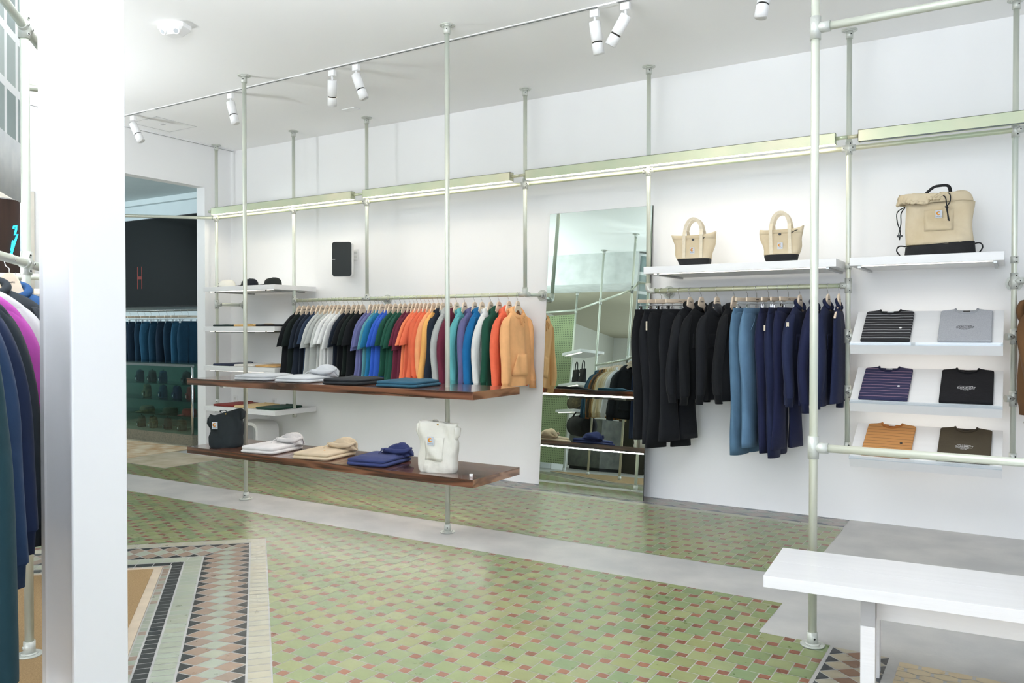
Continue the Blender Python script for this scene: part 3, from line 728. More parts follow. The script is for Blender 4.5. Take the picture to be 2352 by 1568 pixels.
def clip_hanger(loc, rz, label, group, wbar=.30):
    o = thing('clip_hanger', label, 'hanger', loc, rz, group)
    if 'c0' not in _h:
        _h['c0'] = hanger_mesh().build('hook', chrome, o)
        _h['c1'] = MB().box(-.006, .006, -.15, .15, -.100, -.072).build('wooden_bar', wood_h, o, bev=.003)
        cl = []
        m = MB(); m.tube([(0, -.15, -.118), (0, .15, -.118)], .0014, 8)
        for y in (-.125, .125):
            m.tube([(0, y, -.10), (0, y, -.135)], .0016, 8)
        _h['c2'] = m.build('wire_rod', chrome, o)
        for i, y in enumerate((-.125, .125)):
            m = MB().box(-.009, -.004, y-.010, y+.010, -.175, -.125).box(.004, .009, y-.010, y+.010, -.175, -.125).box(-.008, .008, y-.008, y+.008, -.148, -.142)
            _h['c%d' % (3+i)] = m.build('clip', chrome, o)
        _h['c5'] = text_mesh('carhartt', .013, ink, o, Matrix.Translation((.0064, 0, -.086)) @ Matrix(((0,0,1,0),(1,0,0,0),(0,1,0,0),(0,0,0,1))), 'stamp')
    else:
        for k in range(6):
            c = _h['c%d' % k].copy(); COL.objects.link(c); c.parent = o
    return o

# ------------------------------------------------------------ hanging garments (width along y, front toward +x, rail at the origin)
def sgnp(v, p): return math.copysign(abs(v)**p, v)
def garment(name, label, cat, group, loc, rz, color, kind, rs, length=.78, wide=1.0, fold=1.5, seam=None, dxy=(0,0)):
    rng = random.Random(rs)
    m_ = color if not isinstance(color, (str, tuple)) else cloth(color)
    t = thing(name, label, cat, loc, rz, group)
    ph = [rng.uniform(0, 6.28) for _ in range(4)]
    hood = kind in ('hoodie', 'jacket_hood'); long_ = kind in ('hoodie', 'sweat', 'jacket', 'jacket_hood', 'coat')
    L = length
    lv = [(-.135, .064, .026), (-.146, .084, .030), (-.162, .118, .033), (-.186, .146, .034), (-.214, .176, .035), (-.25, .194, .038), (-.31, .204, .043), (-.40, .212, .047),
          (-.40-(L-.40)*.3, .220, .047), (-.40-(L-.40)*.55, .228, .047), (-.40-(L-.40)*.8, .236, .045), (-L+.07, .238, .043), (-L+.066, .232, .041), (-L, .230, .038)]
    if not long_: lv[-3] = (-L+.03, .252, .046); lv[-2] = (-L+.015, .253, .046); lv[-1] = (-L, .254, .045)
    def fx(y, z, w):
        k = min(1, max(0, (-z-.2)/.35))*fold
        return .014*k*sin(y/w*5.2+ph[0]+z*1.5)+.007*k*sin(y/w*11+ph[1]+z*3)
    n = 36
    def torso_pt(z, w, tt, a):
        w_ = w*wide; y = w_*sgnp(sin(a), .85); x = tt*sgnp(cos(a), .75)+fx(y, z, w_)
        dn = .045*max(0, 1-(-z-.135)/.06)*max(0, cos(a))
        return (x, y, z - dn + (.012 if kind == 'tee' else 0)*sin(y*9+ph[2])*(1 if z < -L+.05 else 0))
    R = [[torso_pt(z, w, tt, 2*pi*k/n) for k in range(n)] for z, w, tt in lv]
    m = MB(); m.rings(R, False, False)
    body = m.build('body', m_, t)
    m = MB()          # neck rib / collar
    if kind in ('tee', 'sweat'):
        P = [(.028*cos(a)+.004, .068*sin(a), -.140-.030*cos(a)-.008) for a in [2*pi*k/24 for k in range(25)]]
        m.tube(P, .008, 8, True); m.build('neck_rib', m_, t)
    elif hood:
        P = []; rr = []
        for k in range(29):
            a = -pi*.94+2*pi*.94*k/28      # 0 at the back
            x = -.030-.004+.052*(1-cos(a))*.62; y = .088*sin(a)*1.02; z = -.124-.075*(1-cos(a))*.5+.006*sin(3*a+ph[3])
            P.append((x, y, z)); rr.append(.028-.010*abs(a)/pi)
        m.tube(P, rr, 12); 
        # hood bag hanging behind
        R = []
        for k in range(7):
            q = k/6; w = .10*(1-.35*q)*(1 if k < 6 else .4); R.append([(-.055-.018*sin(pi*q)+.022*cos(2*pi*j/16), w*.9*sin(2*pi*j/16), -.118-.16*q) for j in range(16)])
        m.rings(R); m.build('hood', m_, t)
        if kind == 'hoodie':
            c = MB(); x0 = .045; dz = -.015
            c.tube([(x0, .012, -.196), (x0+.014, .030, -.215), (x0+.012, .034, -.245), (x0+.012, .012, -.222), (x0+.014, 0, -.205)], .0028, 6)
            c.tube([(x0, -.012, -.196), (x0+.014, -.034, -.225), (x0+.012, -.026, -.265), (x0+.012, -.012, -.225), (x0+.014, 0, -.205)], .0028, 6)
            c.tube([(x0+.014, 0, -.205), (x0+.013, .01, -.29)], .0028, 6); c.build('drawstring', m_, t)
    elif kind in ('jacket', 'coat', 'vest'):
        P = [(.026*cos(a)+.002, .068*sin(a), -.130-.030*cos(a)) for a in [pi*.12+2*pi*.88*k/22 for k in range(23)]]
        m.tube(P, .017, 8, True, 0, 1.0); m.build('collar', m_, t)
    if long_:
        for s in (-1, 1):
            Ls = L+.02+rng.uniform(-.01, .03); sw = rng.uniform(.0, .03); rx = [.030, .040, .048, .046, .044, .042, .040, .036, .030, .030]
            zs_ = [-.192, -.235, -.31, -.42, -.55, -.66, -Ls+.10, -Ls+.07, -Ls+.062, -Ls]
            ys = [.132, .166, .188, .204, .215, .223, .230, .231, .231, .231]; ry = [.012, .030, .042, .048, .050, .049, .046, .044, .036, .034]
            R = []
            for z, y, a_, b_ in zip(zs_, ys, rx, ry):
                R.append([(a_*cos(2*pi*k/18)+.012*sin(z*9+ph[0]+s)*fold+sw*max(0, -z-.3)*.8+.004*sin(4*pi*k/9+z*12), s*(y*wide+.0)+b_*sin(2*pi*k/18)+.006*sin(z*14+ph[2]), z) for k in range(18)])
            mm = MB(); mm.rings(R[:8], True, False); sl_ = mm.build('sleeve', m_, t)
            mm = MB(); mm.rings(R[7:], True, True); mm.build('cuff', m_, sl_)
    elif kind == 'tee':
        for s in (-1, 1):
            Ls = .47+rng.uniform(-.03, .03)
            zs_ = [-.190, -.228, -.28, -.36, -Ls+.01, -Ls]; ys = [.132, .164, .186, .210, .228, .230]; rx = [.024, .033, .037, .036, .033, .032]; ry = [.012, .032, .050, .064, .076, .077]
            R = []
            for z, y, a_, b_ in zip(zs_, ys, rx, ry):
                R.append([(a_*cos(2*pi*k/20)+.009*sin(z*9+ph[0]+s)+.006*sin(6*pi*k/20+z*8+ph[1]), s*y*wide+b_*sin(2*pi*k/20), z - .05*s*(b_*sin(2*pi*k/20))*3*(1 if z < -.3 else .2)) for k in range(20)])
            mm = MB(); mm.rings(R, True, False); mm.build('sleeve', m_, t, solid=.002)
    if kind == 'hoodie':
        def pk(u, v):
            z = -L+.09+.19*v; w = .13-.045*max(0, v-.25)/.75; y = (u*2-1)*w; ww = .246*wide
            a = math.asin(min(1, (abs(y)/ww)**(1/.85))); x = .0475*cos(a)**.75+fx(y, z, ww)+.0045
            return (x, y, z)
        MB().grid(pk, 14, 6).build('pocket', m_, t, solid=.003)
    if kind in ('jacket', 'coat', 'jacket_hood'):
        c = MB()
        for k in range(6):
            z = -.20-.105*k
            if -z < L-.05: c.tube([(.052+fx(.0, z, .24), .004, z), (.056+fx(.0, z, .24), .004, z)], .006, 10)
        c.build('buttons', black_plastic if kind != 'coat' else steel, t)
        for s in (-1, 1):
            MB().grid(lambda u, v: (.0545+fx(s*.11+(u-.5)*.10, -.34-.1*v, .24)-.001, s*.11+(u-.5)*.10, -.34-.11*v), 6, 4).build('chest_pocket', m_, t, solid=.003)
    return t

def trousers(name, label, group, loc, rz, color, rs, length=1.20, flare=0):
    rng = random.Random(rs); m_ = cloth(color, .85); t = thing(name, label, 'trousers', loc, rz, group)
    ph = rng.uniform(0, 6.28)
    MB().rings([[(tt*cos(2*pi*k/28), .185*sgnp(sin(2*pi*k/28), .9), z) for k in range(28)] for z, tt in ((-.150, .014), (-.152, .017), (-.19, .019), (-.196, .016))], False, False).build('waistband', m_, t, solid=.003)
    for s in (-1, 1):
        zs_ = [-.175, -.22, -.30, -.40, -.50, -.65, -.80, -.95, -1.08, -length]
        w = [.094, .104, .114, .116, .108, .098, .092, .090, .094+flare, .097+flare]; c = [.092, .098, .104, .108, .104, .100, .100, .103, .106, .108]; tx = [.020, .032, .044, .050, .048, .042, .038, .036, .035, .034]
        R = []
        for z, a_, b_, x_ in zip(zs_, w, c, tx):
            sway = .03*(-z-.4)*sin(ph+s) if z < -.4 else 0
            R.append([(x_*cos(2*pi*k/22)+.008*sin(z*11+ph+k*.9)*min(1, -z)+sway+s*.006, s*b_+a_*sin(2*pi*k/22)+.01*(sin(z*6+ph)), z) for k in range(22)])
        MB().rings(R, False, False).build('leg', m_, t, solid=.003)
    for s in (-1, 1):
        z0 = -.21
        MB().tube([(.026, s*.06, z0), (.042, s*.10, z0-.04), (.044, s*.150, z0-.10)], .0025, 6).build('pocket_seam', m_, t)
    return t

def smooth_up(t, lv=1):
    for c in list(t.children)+[g for c in t.children for g in c.children]:
        if c.type == 'MESH' and c.name.split('.')[0] in ('body', 'sleeve', 'hood', 'leg', 'collar'):
            m = c.modifiers.new('subdivision', 'SUBSURF'); m.levels = lv; m.render_levels = lv
            if len(c.modifiers) > 1: c.modifiers.move(len(c.modifiers)-1, 0)
# long clothes rail ------------------------------------------------------
HPX = [688,698,709,720,732,741,752,762,771,779,790,800,813,823,833,851,862,870,878,890,897,908,920,930,942,951,959,968,977,986,996,1007,1017,1033,1049,1067,1090,1107,1127,1146,1169,1189]
BK, GB, NV, SB, LG, HG, WT, LV, AQ, BL, RB, GN, MR, OR, CO, RO, LO, GO = '171a1d','18211f','202834','2c3a50','c4c8c6','b4b8b6','e8eaea','686c9a','5c9aa4','2878a0','3560c4','1f4f40','66283a','f08a60','e87656','e06c4c','f4ac78','f0b468'
G = [(BK,'tee','black t-shirt hanging first from the shelf end of the long rail'),(GB,'tee','green-black t-shirt hanging second from the shelf end of the long rail'),
(NV,'tee','dark navy t-shirt, left one of two beside the green-black tee'),(NV,'tee','dark navy t-shirt, right one of two before the slate blue tee'),(SB,'tee','slate blue t-shirt just left of the light grey tees'),
(LG,'tee','light grey t-shirt, leftmost of the three grey tees'),(HG,'tee','heather grey t-shirt, middle of the three grey tees'),(LG,'tee','light grey t-shirt, rightmost grey one beside the white tees'),
(WT,'tee','white t-shirt, leftmost of the three white tees'),(WT,'tee','white t-shirt, middle of the three white tees'),(WT,'tee','white t-shirt, rightmost of the three white tees'),
(NV,'tee','midnight navy t-shirt just right of the white tees'),(BK,'tee','black t-shirt, leftmost of three between navy and lavender tees'),(GB,'tee','dark green-black t-shirt, middle of three between navy and lavender'),(BK,'tee','black t-shirt hanging just left of the lavender tees'),
(LV,'tee','lavender t-shirt, left one of the two lavender tees'),(LV,'tee','lavender t-shirt, right one of the two, beside the aqua tee'),(AQ,'tee','aqua t-shirt between the lavender and teal blue tees'),(BL,'tee','teal blue t-shirt just left of the royal blue tees'),
(RB,'tee','royal blue t-shirt, left one of the two royal blues'),(RB,'tee','royal blue t-shirt, right one, beside the green tees'),
(GN,'tee','dark green t-shirt, leftmost of the three green tees'),(GN,'tee','dark green t-shirt, middle of the three green tees'),(GN,'tee','dark green t-shirt, rightmost green one beside the maroon tees'),
(MR,'tee','maroon t-shirt, left one of the two maroon tees'),(MR,'tee','maroon t-shirt, right one, beside the orange tee'),
(OR,'tee','bright orange t-shirt just right of the maroon tees'),(CO,'tee','coral t-shirt between the bright orange and vermilion garments'),
(RO,'sweat','vermilion long-sleeved top, left one of two behind the blue hoodie table'),(RO,'sweat','vermilion long-sleeved top, right one beside the peach top'),
(LO,'sweat','peach long-sleeved top just left of the golden one'),(GO,'sweat','golden orange long-sleeved top beside the navy sweatshirt'),
(NV,'hoodie','dark navy hoodie just left of the grey hoodie and tall pole'),(HG,'hoodie','heather grey hoodie half behind the tall pole'),(MR,'hoodie','maroon hoodie hanging directly behind the tall pole'),
('62b0b4','hoodie','turquoise hoodie just right of the tall pole'),('64648e','hoodie','lavender hoodie between the turquoise and blue hoodies'),('1d6aa0','hoodie','bright blue hoodie just left of the white hoodie'),
('ececea','hoodie','white hoodie among the coloured hoodies by the mirror'),('1d4c3c','hoodie','bottle green hoodie right of the white hoodie'),('ec7052','hoodie','vermilion hoodie just left of the front orange one'),('f4b880','hoodie','light orange hoodie facing out at the mirror end of the rail')]
gr = 'clothes on the long rail'; gh = 'hangers on the long rail'
for i, (px_, (c, kind, lab_)) in enumerate(zip(HPX, G)):
    X = PY(px_, 705, YP).x; rg_ = random.Random(i*7+1)
    if px_ == 851: X += .004
    rz = radians(rg_.uniform(-4, 4)) if i < 41 else 0
    hanger((X, YP, ZR), rz, 'wooden hanger holding the '+lab_.split(',')[0].replace(' hanging first', ' first').replace(' hanging second', ' second')+(' ('+lab_.split(', ')[1].split(' of')[0]+')' if ',' in lab_ else ''), gh)
    nm = {'tee': 't_shirt', 'sweat': 'sweatshirt', 'hoodie': 'hoodie'}[kind]
    fat = .62 if kind == 'tee' else .8
    o = garment(nm, lab_, {'tee': 't-shirt', 'sweat': 'sweatshirt', 'hoodie': 'hoodie'}[kind], gr, (X, YP, ZR), rz, c, kind, i, length=(.80 if kind == 'hoodie' else .79+.03*sin(i*2.3)), wide=1.0)
    o.scale = (fat if i < 41 else .95, 1.0, 1)

# second clothes rail --------------------------------------------------------
g2 = 'dark clothes on the second rail'; gh2 = 'hangers on the second rail'
K1, K2, DN, NVY, NV2 = '101215', '15171b', '52718a', '1a1f3c', '1d2440'
T2 = [(1497,'tr',K1,'black trousers at the mirror end of the second rail, tag dangling',-22),(1519,'tr',K2,'black trousers second from the mirror on the second rail',-24),(1538,'tr',K1,'black trousers third from the mirror, white waist label',-26),(1561,'tr',K2,'black trousers just left of the black jackets',-24),
(1585,'jacket',K2,'black work jacket, left one of the two collared black jackets',-16),(1611,'jacket',K1,'black work jacket, right one of the two collared black jackets',-16),(1647,'jacket_hood',K2,'black hooded jacket with quilted hood lining',-14),(1686,'hoodie',K1,'black hoodie just left of the washed jeans',-12),
(1717,'tr',DN,'washed blue jeans, left pair of the two',-18),(1738,'tr','5c7c98','washed blue jeans, right pair of the two',-14),(1765,'tr',NVY,'navy trousers, leftmost of three right of the washed jeans',-4),(1787,'tr',NV2,'navy trousers, middle of three right of the washed jeans',-6),(1811,'tr',NVY,'navy trousers, rightmost of three, long white tag on them',-10),
(1837,'jacket',NV2,'navy jacket just left of the thick front pipe',-8),(1871,'jacket',NVY,'navy jacket hidden behind the thick front pipe',-6),(1902,'jacket',NV2,'navy jacket just right of the thick front pipe',-5),(1927,'vest',NV2,'navy vest at the shelf end of the second rail',0)]
for i, (px_, kind, c, lab_, rot) in enumerate(T2):
    X = PY(px_, 690, YP).x; loc = (X, YP, ZR); rz = radians(rot)
    if kind == 'tr':
        clip_hanger(loc, rz, 'clip hanger holding the '+lab_.split(',')[0] + (' '+lab_.split(', ')[1] if ', ' in lab_ and ('of' in lab_.split(', ')[1] ) else ''), gh2)
        o = trousers('trousers' if 'jean' not in lab_ else 'jeans', lab_, g2, loc, rz, c, 50+i, 1.17+.03*(i % 3), .01); o.scale = (.9, 1, 1)
    else:
        hanger(loc, rz, 'pale wooden hanger holding the '+lab_.split(',')[0].replace(' collared', '')+(' '+lab_.split(', ')[1].replace('one of the two collared black jackets', 'of two') if ',' in lab_ else ''), gh2)
        nm = {'jacket': 'work_jacket', 'jacket_hood': 'hooded_jacket', 'hoodie': 'hoodie', 'vest': 'vest'}[kind]
        o = garment(nm, lab_, 'jacket' if 'jack' in nm else nm, g2, loc, rz, c, kind, 70+i, length=.84 if kind != 'vest' else .82, wide=1.05 if kind != 'vest' else .8)
        o.scale = (.80 if kind != 'vest' else .6, 1, 1)
        if kind == 'jacket_hood':
            R = [[(-.02+.034*cos(2*pi*j/14)*s_+.03*q, .062*sin(2*pi*j/14)*s_, -.10-.10*q) for j in range(14)] for q, s_ in ((0, .5), (.15, 1), (.5, 1.1), (.9, .8), (1, .3))]
            MB().rings(R).build('quilted_lining', mat('quilted_black_satin', (60,62,66), rough=.35, bump=.8, bscale=45), o)
def tagcard(px_, py_, Y, w, h, label, par=None):
    p = PY(px_, py_, Y)
    return tag(MB().box(p.x-w/2, p.x+w/2, Y-.001, Y+.001, p.z-h/2, p.z+h/2).build('swing_tag', mat('cream_card', (216,206,184), rough=.7)), label, 'tag', 'swing tags on the dark clothes')
tagcard(1809, 762, 5.88, .017, .135, 'long cream swing tag on the rightmost navy trousers')
tagcard(1485, 748, 5.88, .012, .07, 'narrow white swing tag on the trousers nearest the mirror')
tagcard(1756, 753, 5.88, .012, .04, 'small cream swing tag on the leftmost navy trousers')

# brown jacket at the right edge
X = .16
hanger((X, YP, ZR), radians(-8), 'pale wooden hanger holding the brown canvas jacket at the right edge', 'hangers at the right edge')
o = garment('canvas_jacket', 'brown canvas jacket cut off by the right edge of the view', 'jacket', 'clothes at the right edge', (X, YP, ZR), radians(-14), '66492e', 'jacket_hood', 99, .84, 1.08); o.scale = (1.6, 1, 1)

# left rack ------------------------------------------------------------------
rzl = atan2(-.653, .757)
LG_ = [(-1.41, '17323a', 'coat', 'dark teal coat nearest the camera at the left edge', 1.30), (-1.29, '182c48', 'sweat', 'steel navy sweatshirt second from the front of the left rack', .97), (-1.18, '121e38', 'sweat', 'deep navy sweatshirt with its sleeve hanging at the left edge', .92), (-1.07, '1f262c', 'sweat', 'charcoal sweatshirt just before the magenta one', .92), (-.95, 'a04494', 'sweat', 'magenta sweatshirt at the left edge beside the white column', .9), (-.80, 'b9b9bb', 'sweat', 'light grey sweatshirt right behind the magenta one', .9), (-.55, '262b30', 'jacket', 'charcoal jacket behind the light grey sweatshirt', .86), (-.25, '24456e', 'jacket', 'blue jacket farthest back on the left rack', .8)]
for i, (tt, c, kind, lab_, L) in enumerate(LG_):
    p = LRp(tt, ZK); rz = rzl+radians((-1)**i*2)
    hanger(p, rz, 'pale wooden hanger holding the '+lab_, 'hangers on the left rack')
    o = garment('coat' if kind == 'coat' else 'sweatshirt' if kind == 'sweat' else 'jacket', lab_, 'coat' if kind == 'coat' else 'sweatshirt' if kind == 'sweat' else 'jacket', 'clothes on the left rack', p, rz, c, kind, 120+i, L, 1.12, .9)
for i, tt in enumerate((.78, .92)):
    p = LRp(tt, ZK); clip_hanger(p, rzl, 'clip hanger on the left rack, '+('nearer' if i == 0 else 'farther')+' of the two holding dark jeans', 'hangers on the left rack')
    trousers('jeans', 'dark blue jeans on the left rack, '+('nearer' if i == 0 else 'farther')+' pair by the column', 'clothes on the left rack', p, rzl, '1b2a4a', 140+i, 1.1)
# lavender jacket peeking out behind the column
p = LRp(1.0, ZK)
p = LRp(.55, ZK); hq = p+Vector((.653, .757, 0))*.13; arm = p+Vector((.653, .757, 0))*.22
pipe(lr, p, arm, 'side_rail', galv, .018)
rz = radians(-121.7+8)
hanger(hq, rz, 'pale wooden hanger hidden behind the column holding the lavender jacket', 'hangers on the left rack')
o = garment('jacket', 'lavender jacket whose sleeve peeks out right of the white column', 'jacket', 'clothes on the left rack', hq, rz, '6d6fa8', 'jacket', 160, .84, .86); o.rotation_euler = (radians(-5), 0, rz)

# ------------------------------------------------------------ folded clothes, bags, caps
def rbox(m, cx_, cy_, w, d, z0, z1, r, wob=0, ph=0, rz=0, n=10, mi=0, taper=0):
    """soft slab: rounded edges, slightly uneven top"""
    R = []
    K = 9
    for k in range(K):
        a = -pi/2+pi*k/(K-1); e = r*(cos(a)-1); z = (z0+z1)/2+(z1-z0)/2*sin(a)
        ring = []
        for (sx, sy) in ((1,1),(-1,1),(-1,-1),(1,-1)):
            for q in range(5):
                t = q/4*pi/2; base = {(1,1):0, (-1,1):pi/2, (-1,-1):pi, (1,-1):3*pi/2}[(sx,sy)]
                x = sx*(w/2-.03)+.03*cos(base+t); y = sy*(d/2-.03)+.03*sin(base+t)
                x *= (w/2+e)/(w/2); y *= (d/2+e)/(d/2)
                zz = z+(wob*(sin(x*17+ph)+sin(y*13+ph*2)) if a > 0 else 0)*sin(max(0, a))
                c, s_ = cos(rz), sin(rz); ring.append((cx_+x*c-y*s_, cy_+x*s_+y*c, zz))
        R.append(ring)
    m.rings(R, True, True, mi); return m
def topgrid(m, w, d, z, wob, ph, bump=.012):
    def fn(u, v):
        x = (u-.5)*w*.93; y = (v-.5)*d*.93
        e = min(1, min(u, 1-u, v, 1-v)*7)
        return (x, y, z-.004+bump*e+wob*e*(sin(x*22+ph)*sin(y*15+ph*1.7)+.5*sin(x*40+y*30+ph)))
    m.grid(fn, 20, 24)
def folded(x, y, z, rz, w, d, h, color, label, group, hood=True, rs=0, name='folded_hoodie', cat='hoodie'):
    t = thing(name, label, cat, (x, y, z), rz, group); m_ = cloth(color); rng = random.Random(rs)
    m = MB(); ph = rng.uniform(0, 6)
    rbox(m, 0, 0, w, d, .001, h*.52, h*.30, .0, ph); m.build('lower_fold', m_, t)
    m = MB(); rbox(m, -.008, .004, w-.016, d-.01, h*.46, h, h*.30, .002, ph+1); topgrid(m, w-.02, d-.01, h, .003, ph); m.build('upper_fold', m_, t)
    m = MB(); rbox(m, w*.22, -.01, w*.42, d*.86, h*.34, h*.62, h*.12, 0, ph); m.build('tucked_sleeve', m_, t)
    if hood:
        hx, hy = w*.22, d*.36; R = []
        for k in range(13):
            a = pi*k/12; q = k/12
            cx_ = hx-.13+.25*q; ww = .052*sin(a)**.55+.004; hh = (.040+.055*q)*sin(a)**.6+.003
            R.append([(cx_+.012*sin(3*b+ph), hy+ww*1.35*cos(b)+.008*sin(5*b+k), h*.9+max(-.010, hh*(.45+.75*sin(b))+.006*sin(4*b+k*.9))) for b in [2*pi*j/18 for j in range(18)]])
        m = MB(); m.rings(R, True, True); m.build('hood', m_, t)
        P = [(hx-.12, hy-.03, h+.03), (hx-.06, hy-.075, h+.035), (hx+.02, hy-.085, h+.028), (hx+.09, hy-.06, h+.030), (hx+.12, hy-.01, h+.05)]
        m = MB().tube(P, [.010, .016, .018, .016, .008], 10); m.build('hood_edge', m_, t)
        m = MB().tube([(hx-.06, hy-.09, h+.045), (hx-.09, hy-.12, h+.022), (hx-.07, hy-.15, h+.016)], .0032, 6); m.build('drawstring', m_, t)
    MB().box(w*.12, w*.16, -d*.18, -d*.15, h+.0045, h+.006).build('chest_mark', patch_o, t)
    return t
gt = 'folded sweatshirts on the upper walnut shelf'; gl = 'folded hoodies on the lower walnut shelf'
ZU = 1.0085; ZLo = .4475
for px_, c, hd, lab_, rs in ((612, 'c9ccd0', False, 'light grey folded sweatshirt, leftmost on the upper walnut shelf', 1), (707, 'd2d5d9', True, 'pale grey folded hoodie second from left on the upper shelf', 2), (818, '25282c', False, 'black folded sweatshirt on the upper walnut shelf', 3), (942, '2b5468', False, 'petrol blue folded sweatshirt at the right of the upper shelf', 4)):
    X = PY(px_, 870, 4.50).x; o = folded(X, 4.485, ZU, radians(6), .34, .36, .042, c, lab_, gt, hd, rs, 'folded_hoodie' if hd else 'folded_sweatshirt', 'hoodie' if hd else 'sweatshirt')
for px_, c, lab_, rs in ((628, 'e4e2e2', 'white folded hoodie, leftmost on the lower walnut shelf', 5), (748, 'd4c2a6', 'beige folded hoodie in the middle of the lower shelf', 6), (874, '333c68', 'navy blue folded hoodie beside the white tote', 7)):
    X = PY(px_, 1045, 4.48).x; folded(X, 4.47, ZLo, radians(8), .33, .38, .050, c, lab_, gl, True, rs)

def c_logo(par, M, s=1.0, bg=True):
    """square label with a rounded C-shaped mark and a small word under it"""
    m = MB(); m.box(-.017*s, .017*s, -.021*s, .021*s, 0, .0012); o = m.build('label_patch', patch_w, par); o.matrix_local = M
    m = MB(); P = []
    for k in range(15): a = radians(40+280*k/14); P.append((.0085*s*cos(a), .004*s+.0085*s*sin(a)*.95, .0018))
    m.tube(P, [.0035*s*(.6+.6*sin(pi*k/14)) for k in range(15)], 6, True, 0, .3); g = m.build('label_mark', patch_o, o)
    text_mesh('carhartt', .009*s, ink, o, Matrix.Translation((0, -.0135*s, .0016)), 'label_word', .0002)
    return o
def facing(nx, ny, x, y, z, roll=0):
    n = Vector((nx, ny, 0)).normalized(); up = Vector((0,0,1)); r = up.cross(n)
    return Matrix.Translation((x, y, z)) @ Matrix(((r.x, up.x, n.x, 0), (r.y, up.y, n.y, 0), (r.z, up.z, n.z, 0), (0,0,0,1)))

# soft table totes
def front_y(sec, q, x):
    lo_, hi_ = -pi, 0
    for _ in range(30):
        md = (lo_+hi_)/2
        if sec(q, md)[0] < x: lo_ = md
        else: hi_ = md
    return sec(q, (lo_+hi_)/2)[1]
def soft_tote(x, y, rz, w, d, h, m_, label, rs, slump=.02, pocket=True, cs=1.4):
    t = thing('canvas_tote', label, 'bag', (x, y, ZLo), rz); rng = random.Random(rs); ph = rng.uniform(0, 6); n = 40; R = []
    lv = [0, .02, .06, .15, .3, .45, .6, .75, .86, .94, 1.0]
    def sec(q, a):
        ww = w/2*(.97+.07*q)*(1+.015*sin(q*9+ph)); dd_ = d/2*(1-.55*q**1.5)
        if q < .03: ww *= .95; dd_ *= .93
        x_ = ww*sgnp(cos(a), .7); y_ = dd_*sgnp(sin(a), .75)
        y_ += .011*sin(q*7+cos(a)*4+ph)*min(1, q*3)+.006*sin(cos(a)*11+q*13); x_ += .010*sin(q*12+ph)*min(1, q*2)*abs(cos(a))
        z_ = h*q+slump*q*q*(-cos(a)*1.0+.35*sin(a*3+ph))
        return (x_, y_, z_)
    for q in lv: R.append([sec(q, 2*pi*k/n) for k in range(n)])
    MB().rings(R, True, False).build('body', m_, t, solid=.003)
    # side flaps folded over at the rim
    for s in (-1, 1):
        P = [(s*w/2*.90, 0, h*.97-slump*s), (s*(w/2+.010), -.01, h*.91-slump*s), (s*(w/2+.012), -.02, h*.78-slump*s), (s*(w/2-.010), -.02, h*.62-slump*s)]
        MB().tube(P, [.012, .028, .022, .004], 10, True, 0, .35).build('side_gusset', m_, t)
    if pocket:
        MB().grid(lambda u, v: (w*(-.24+.48*u), front_y(sec, .25+.45*v, w*(-.24+.48*u))-.005, h*(.25+.45*v)), 8, 8).build('pocket', m_, t, solid=.003)
    lx = -.02 if pocket else -w*.22; yy = min(front_y(sec, q_, lx+o_) for q_ in (.58, .64, .70) for o_ in (-.02, 0, .02))
    c_logo(t, facing(0, -1, lx, yy-.0085, h*.64), cs)
    MB().tube([(.01, sec(.95, -pi/2)[1]-.002, h*.955), (.01, sec(.95, -pi/2)[1]-.005, h*.955)], .006, 12).build('snap', gold, t)
    MB().tube(sm([(-.05, .02, h*.97), (-.06, .02, h*1.02), (-.02, .022, h*1.035), (0, .02, h*.98)]), .008, 8, True, 0, .4).build('handle', m_, t)
    return t
pt = PZ(520, 1024, .4475)
soft_tote(-5.49, 4.43, radians(28), .27, .17, .285, dark_canvas, 'dark teal-black canvas bag at the left end of the lower shelf', 3, -.03, False)
soft_tote(-3.305, 4.405, radians(10), .28, .15, .335, canvas_w, 'white canvas tote with a chest pocket, by the right pole', 8, .008)

